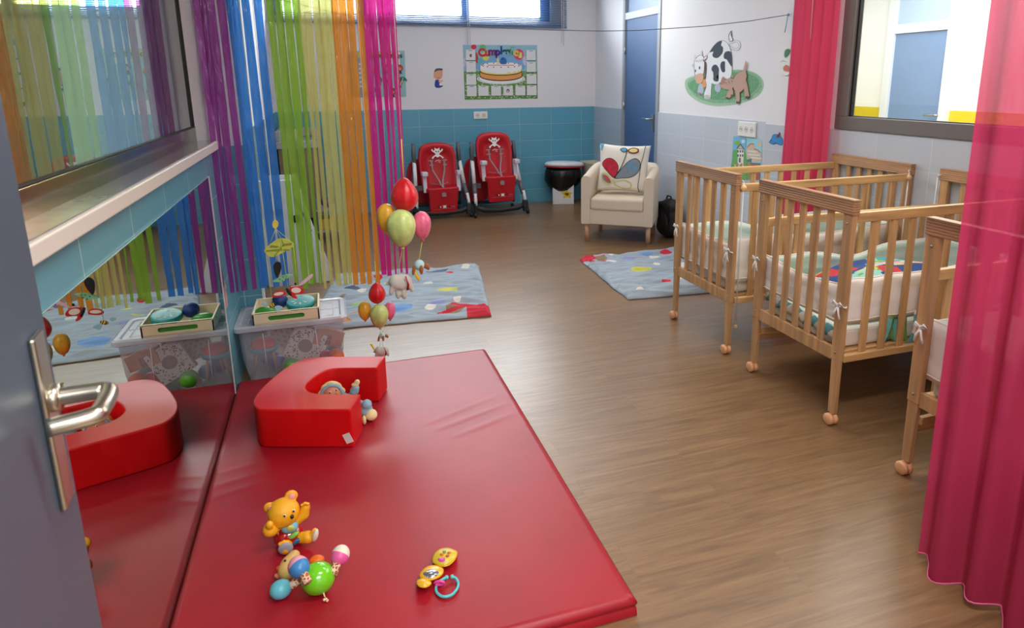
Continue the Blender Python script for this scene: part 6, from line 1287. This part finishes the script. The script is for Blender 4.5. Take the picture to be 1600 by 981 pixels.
# painted cow mural on the right wall
def pc(u, v): return onX(1060+u/7.006, 40+v/7.006, XR-.001)
PC = pc(500, 500); t = thing('cow_mural', 'painted mural of a spotted cow feeding a brown calf on the right wall', 'mural', tuple(PC)); A = Art(lambda x, y: pc(x, y)-PC, (-1,0,0), .0002)
gr = [flatmat('grass%d' % i, c, .85) for i, c in enumerate(((134,178,150),(104,160,120),(80,146,100),(120,170,110),(160,196,160)))]
A.blob([(75,600),(150,555),(300,520),(450,500),(640,480),(800,500),(900,560),(935,640),(900,740),(800,810),(640,860),(430,880),(260,850),(130,770),(80,690)], gr[4]); A.blob([(100,610),(250,545),(620,490),(820,520),(905,600),(890,700),(780,790),(620,835),(420,850),(250,810),(140,730)], gr[0]); A.blob([(110,630),(300,560),(640,510),(840,560),(880,650),(780,760),(560,810),(330,800),(170,730)], gr[1])
A.hold = True; r7 = random.Random(4)
for i in range(520):
    a = r7.uniform(0, 6.28); q = r7.uniform(0, 1)**.5; x, y = 500+415*q*cos(a), 680+175*q*sin(a); h_ = r7.uniform(14, 34)
    A.poly([(x-3,y),(x+3,y),(x+r7.uniform(-8,8),y-h_)], gr[r7.choice((0,1,2,2,3,4))])
A.hold = False; A.k += 1
cw = flatmat('cow_white', (228,232,236), .85); co_ = flatmat('cow_line', (110,112,120), .85); cb_ = flatmat('cow_patch', (62,72,86), .85); cs = flatmat('cow_shade', (176,190,206), .85)
A.line([(560,190),(640,170),(672,205),(660,250),(620,262),(565,235),(545,205)], 22, co_, True); A.line([(560,190),(640,170),(672,205),(660,250),(620,262),(565,235),(545,205)], 15, cw, True)
A.blob([(560,170),(548,120),(560,80),(585,55),(580,100),(604,150),(590,175)], co_); A.blob([(566,165),(556,120),(567,88),(576,75),(574,105),(594,150),(584,168)], cw)
A.blob([(225,650),(265,640),(275,720),(250,765),(215,745)], cs); A.blob([(410,640),(455,640),(465,690),(440,730),(400,700)], cs)
parts_ = ([(300,560),(365,560),(362,690),(350,800),(292,800),(285,745),(310,660)], [(310,330),(350,280),(400,210),(470,163),(530,180),(575,260),(592,400),(588,520),(565,580),(500,590),(440,640),(380,640),(330,600),(300,540),(292,430)])
for q_ in parts_: A.blob(q_, co_)
for q_ in parts_: cxm = sum(p[0] for p in q_)/len(q_); cym = sum(p[1] for p in q_)/len(q_); A.blob([(cxm+(x-cxm)*.975, cym+(y-cym)*.985) for x, y in q_], cw)
for b_ in ([(345,290),(390,220),(440,175),(480,170),(470,215),(492,240),(485,300),(440,350),(395,350),(375,325),(385,285)], [(500,320),(520,288),(560,280),(582,310),(588,440),(570,430),(540,375),(505,360)], [(462,440),(475,400),(505,390),(515,410),(505,450),(517,490),(500,513),(475,495)], [(366,480),(385,435),(420,430),(446,470),(445,510),(420,560),(443,600),(415,613),(385,590),(395,530)]): A.blob(b_, cb_)
A.blob([(280,395),(308,400),(316,460),(305,580),(290,590),(296,480)], flatmat('collar', (96,44,52))); A.blob([(275,600),(300,590),(306,660),(285,675),(268,650)], flatmat('bell', (222,150,80)))
A.blob([(180,380),(240,320),(290,360),(285,520),(240,560),(190,555),(175,470)], co_); A.blob([(184,384),(240,327),(284,364),(278,518),(238,552),(194,548),(181,470)], cw); A.blob([(185,560),(215,530),(270,525),(278,590),(245,635),(205,625)], flatmat('muzzle', (212,166,140)))
A.blob([(270,380),(290,340),(322,325),(318,365),(285,392)], co_); A.blob([(276,376),(292,345),(315,333),(310,360)], flatmat('ear_in', (226,196,190))); A.blob([(155,435),(180,410),(185,455),(165,458)], cs); A.blob([(178,370),(180,318),(192,345),(196,370)], flatmat('horn', (206,204,196))); A.blob([(245,325),(258,268),(265,300),(262,330)], flatmat('horn', (206,204,196)))
A.dot(193,495,6,16,BLACK); A.dot(237,462,7,18,BLACK); A.line([(195,380),(205,400),(215,375),(225,400),(240,372),(250,398),(262,370)], 5, co_)
A.dot(318,778,28,22,flatmat('hoof',(200,190,180))); A.dot(238,745,18,14,flatmat('hoof2',(150,130,120)))
cf_ = flatmat('calf', (188,156,140), .85); cl_ = flatmat('calf_line', (130,96,84), .85)
parts_ = ([(560,705),(600,700),(610,730),(568,795),(525,785),(545,745)], [(575,700),(605,700),(610,765),(585,770)], [(635,690),(675,690),(680,845),(640,845),(638,760)], [(715,610),(752,600),(778,720),(785,790),(742,795),(728,710)], [(605,600),(640,535),(690,498),(735,500),(752,560),(745,650),(705,720),(650,735),(612,690)], [(462,645),(480,612),(530,590),(580,572),(618,590),(622,650),(590,705),(540,702),(500,690),(468,668)])
for q_ in parts_: A.blob(q_, cl_, 4)
for q_ in parts_: cx__ = sum(p[0] for p in q_)/len(q_); cy__ = sum(p[1] for p in q_)/len(q_); A.blob([(cx__+(x-cx__)*.95, cy__+(y-cy__)*.95) for x, y in q_], cf_, 4)
A.blob([(470,640),(495,560),(520,590),(510,640)], flatmat('udder', (170,120,110))); A.blob([(720,490),(735,430),(752,382),(760,440),(745,480),(760,560),(735,570),(725,530)], cf_)
for x, y, r_ in ((660,840,18),(765,785,24),(545,792,16),(596,762,12)): A.dot(x, y, r_, r_*.6, flatmat('calf_hoof', (74,70,72)))
A.line([(560,600),(575,635)], 6, cl_); A.line([(595,598),(605,625)], 6, cl_); A.blob([(590,560),(600,530),(607,565)], cf_); A.line([(520,620),(545,640)], 5, cl_)
A.done('painted_picture', t)
# house and colosseum-like arcade poster below the switch panel
def ph_(u, v): return onX(1130+u/8.918, 180+v/8.918, XR-.0095)
PC = ph_(330, 600); t = thing('town_poster', 'small paper pictures of a white house and a curved arcade building under the switch panel', 'poster', tuple(PC)); A = Art(lambda x, y: ph_(x, y)-PC, (-1,0,0), .0002)
A.poly([(143,290),(322,312),(300,900),(100,900)], flatmat('tp_sky', (110,180,214))); A.blob([(140,500),(190,480),(315,520),(305,900),(100,900),(125,640)], flatmat('tp_green', (96,170,90))); A.dot(198,385,34,34,flatmat('tp_tree',(120,180,60))); A.dot(280,365,26,26,flatmat('tp_cloud',(200,220,236)))
A.poly([(200,470),(290,480),(280,690),(205,680)], flatmat('tp_house', (226,226,220))); A.poly([(185,460),(240,392),(302,480)], flatmat('tp_roof', (84,66,70))); A.poly([(205,458),(240,412),(285,474)], flatmat('tp_gable', (190,184,170)))
A.hold = True
for i in range(3):
    for j in range(2): A.poly([(200+32*i,485+60*j),(218+32*i,487+60*j),(217+32*i,520+60*j),(199+32*i,518+60*j)], flatmat('tp_win', (86,86,96)))
A.poly([(218,640),(220,600),(234,585),(248,602),(246,660),(218,655)], flatmat('tp_door', (120,100,86)))
for i in range(10): A.dot(150+18*i, 680+20*(i % 3), 12, 16, flatmat('tp_f%d' % (i%3), ((206,120,110),(226,196,160),(160,150,80))[i%3]), n=10)
A.hold = False; A.k = 1
A.poly([(326,312),(545,338),(520,900),(322,900)], flatmat('tp_sky2', (150,206,218))); A.dot(512,400,24,36,flatmat('tp_sun',(222,184,140)))
A.blob([(335,440),(380,400),(430,405),(432,470),(520,520),(528,620),(500,650),(420,640),(330,600)], flatmat('tp_arcade', (206,186,160))); A.line([(332,450),(380,400),(432,405)], 14, flatmat('tp_tile', (176,100,84))); A.line([(430,470),(480,485),(528,525)], 12, flatmat('tp_tile', (176,100,84)))
A.hold = True
for j in range(3):
    for i in range(8 if j else 6): A.dot(350+22*i+(22 if j == 2 else 0)*2.2*(j == 2), 500+45*j+2*i, 7, 15, WHITE, n=10)
A.hold = False; A.k += 1
A.poly([(330,620),(400,600),(395,660),(520,668),(515,900),(322,900)], flatmat('tp_teal', (70,130,130))); A.poly([(390,668),(505,690),(500,900),(385,900)], flatmat('tp_red', (190,84,80))); A.poly([(335,650),(385,650),(380,900),(332,900)], flatmat('tp_mix', (140,150,80)))
A.done('poster_print', t)
# blue elephant sticker and oval plate on the wall step
def pe(u, v): return onX(1130+u/8.918, 180+v/8.918, XR-.0382)
PC = pe(720, 330); t = thing('elephant_sticker', 'small blue elephant sticker on the pale tiles beside the pink window curtain', 'sticker', tuple(PC)); A = Art(lambda x, y: pe(x, y)-PC, (-1,0,0), .0008)
el = [(635,375),(650,360),(672,355),(678,300),(710,266),(760,268),(800,290),(830,330),(830,410),(780,415),(745,390),(715,410),(670,400)]
A.blob(el, flatmat('eb_dark', (20,40,70))); A.blob([(735+(x-735)*.94, 340+(y-340)*.92) for x, y in el], flatmat('eb_blue', (40,136,200))); A.blob([(745,300),(770,285),(785,235),(800,250),(798,290),(770,315)], flatmat('eb_brown', (120,50,50))); A.done('sticker_print', t)
def po(u, v): return onX(1060+u/7.006, 40+v/7.006, XR-.031)
PC = po(1190, 400); t = thing('oval_plaque', 'small oval painted plaque hanging half behind the pink window curtain', 'plaque', tuple(PC))
bm = B(); P_ = [po(1185+75*cos(a), 400+152*sin(a))-PC for a in [2*pi*k/32 for k in range(32)]]; loft(bm, [[p+Vector((0,0,0)) for p in P_], [p*.97+Vector((-.008,0,0)) for p in P_]], capb=True, capt=True); obj('plaque_base', bm, M('plaque_white', (216,220,216), .5), t)
A = Art(lambda x, y: po(x, y)-PC+Vector((-.0085,0,0)), (-1,0,0), .0008); A.blob([(1170,330),(1180,270),(1225,255),(1235,300),(1190,350)], flatmat('pq_green', (60,120,80))); A.blob([(1160,460),(1190,430),(1225,450),(1225,500),(1170,495)], flatmat('pq_red', (196,110,90))); A.line([(1130,400),(1160,380),(1200,400)], 5, flatmat('pq_grey', (150,156,150))); A.done('plaque_print', t)
# ------------------------------------------------------------ render settings
vs = sc.view_settings; vs.view_transform = 'Standard'; vs.look = 'None'; vs.exposure = 0; vs.gamma = 1; vs.use_curve_mapping = False
cy = sc.cycles; cy.use_denoising = True; cy.max_bounces = 10; cy.transparent_max_bounces = 24; cy.diffuse_bounces = 4; cy.glossy_bounces = 5; cy.transmission_bounces = 6
cy.caustics_reflective = False; cy.caustics_refractive = False; cy.sample_clamp_indirect = 6
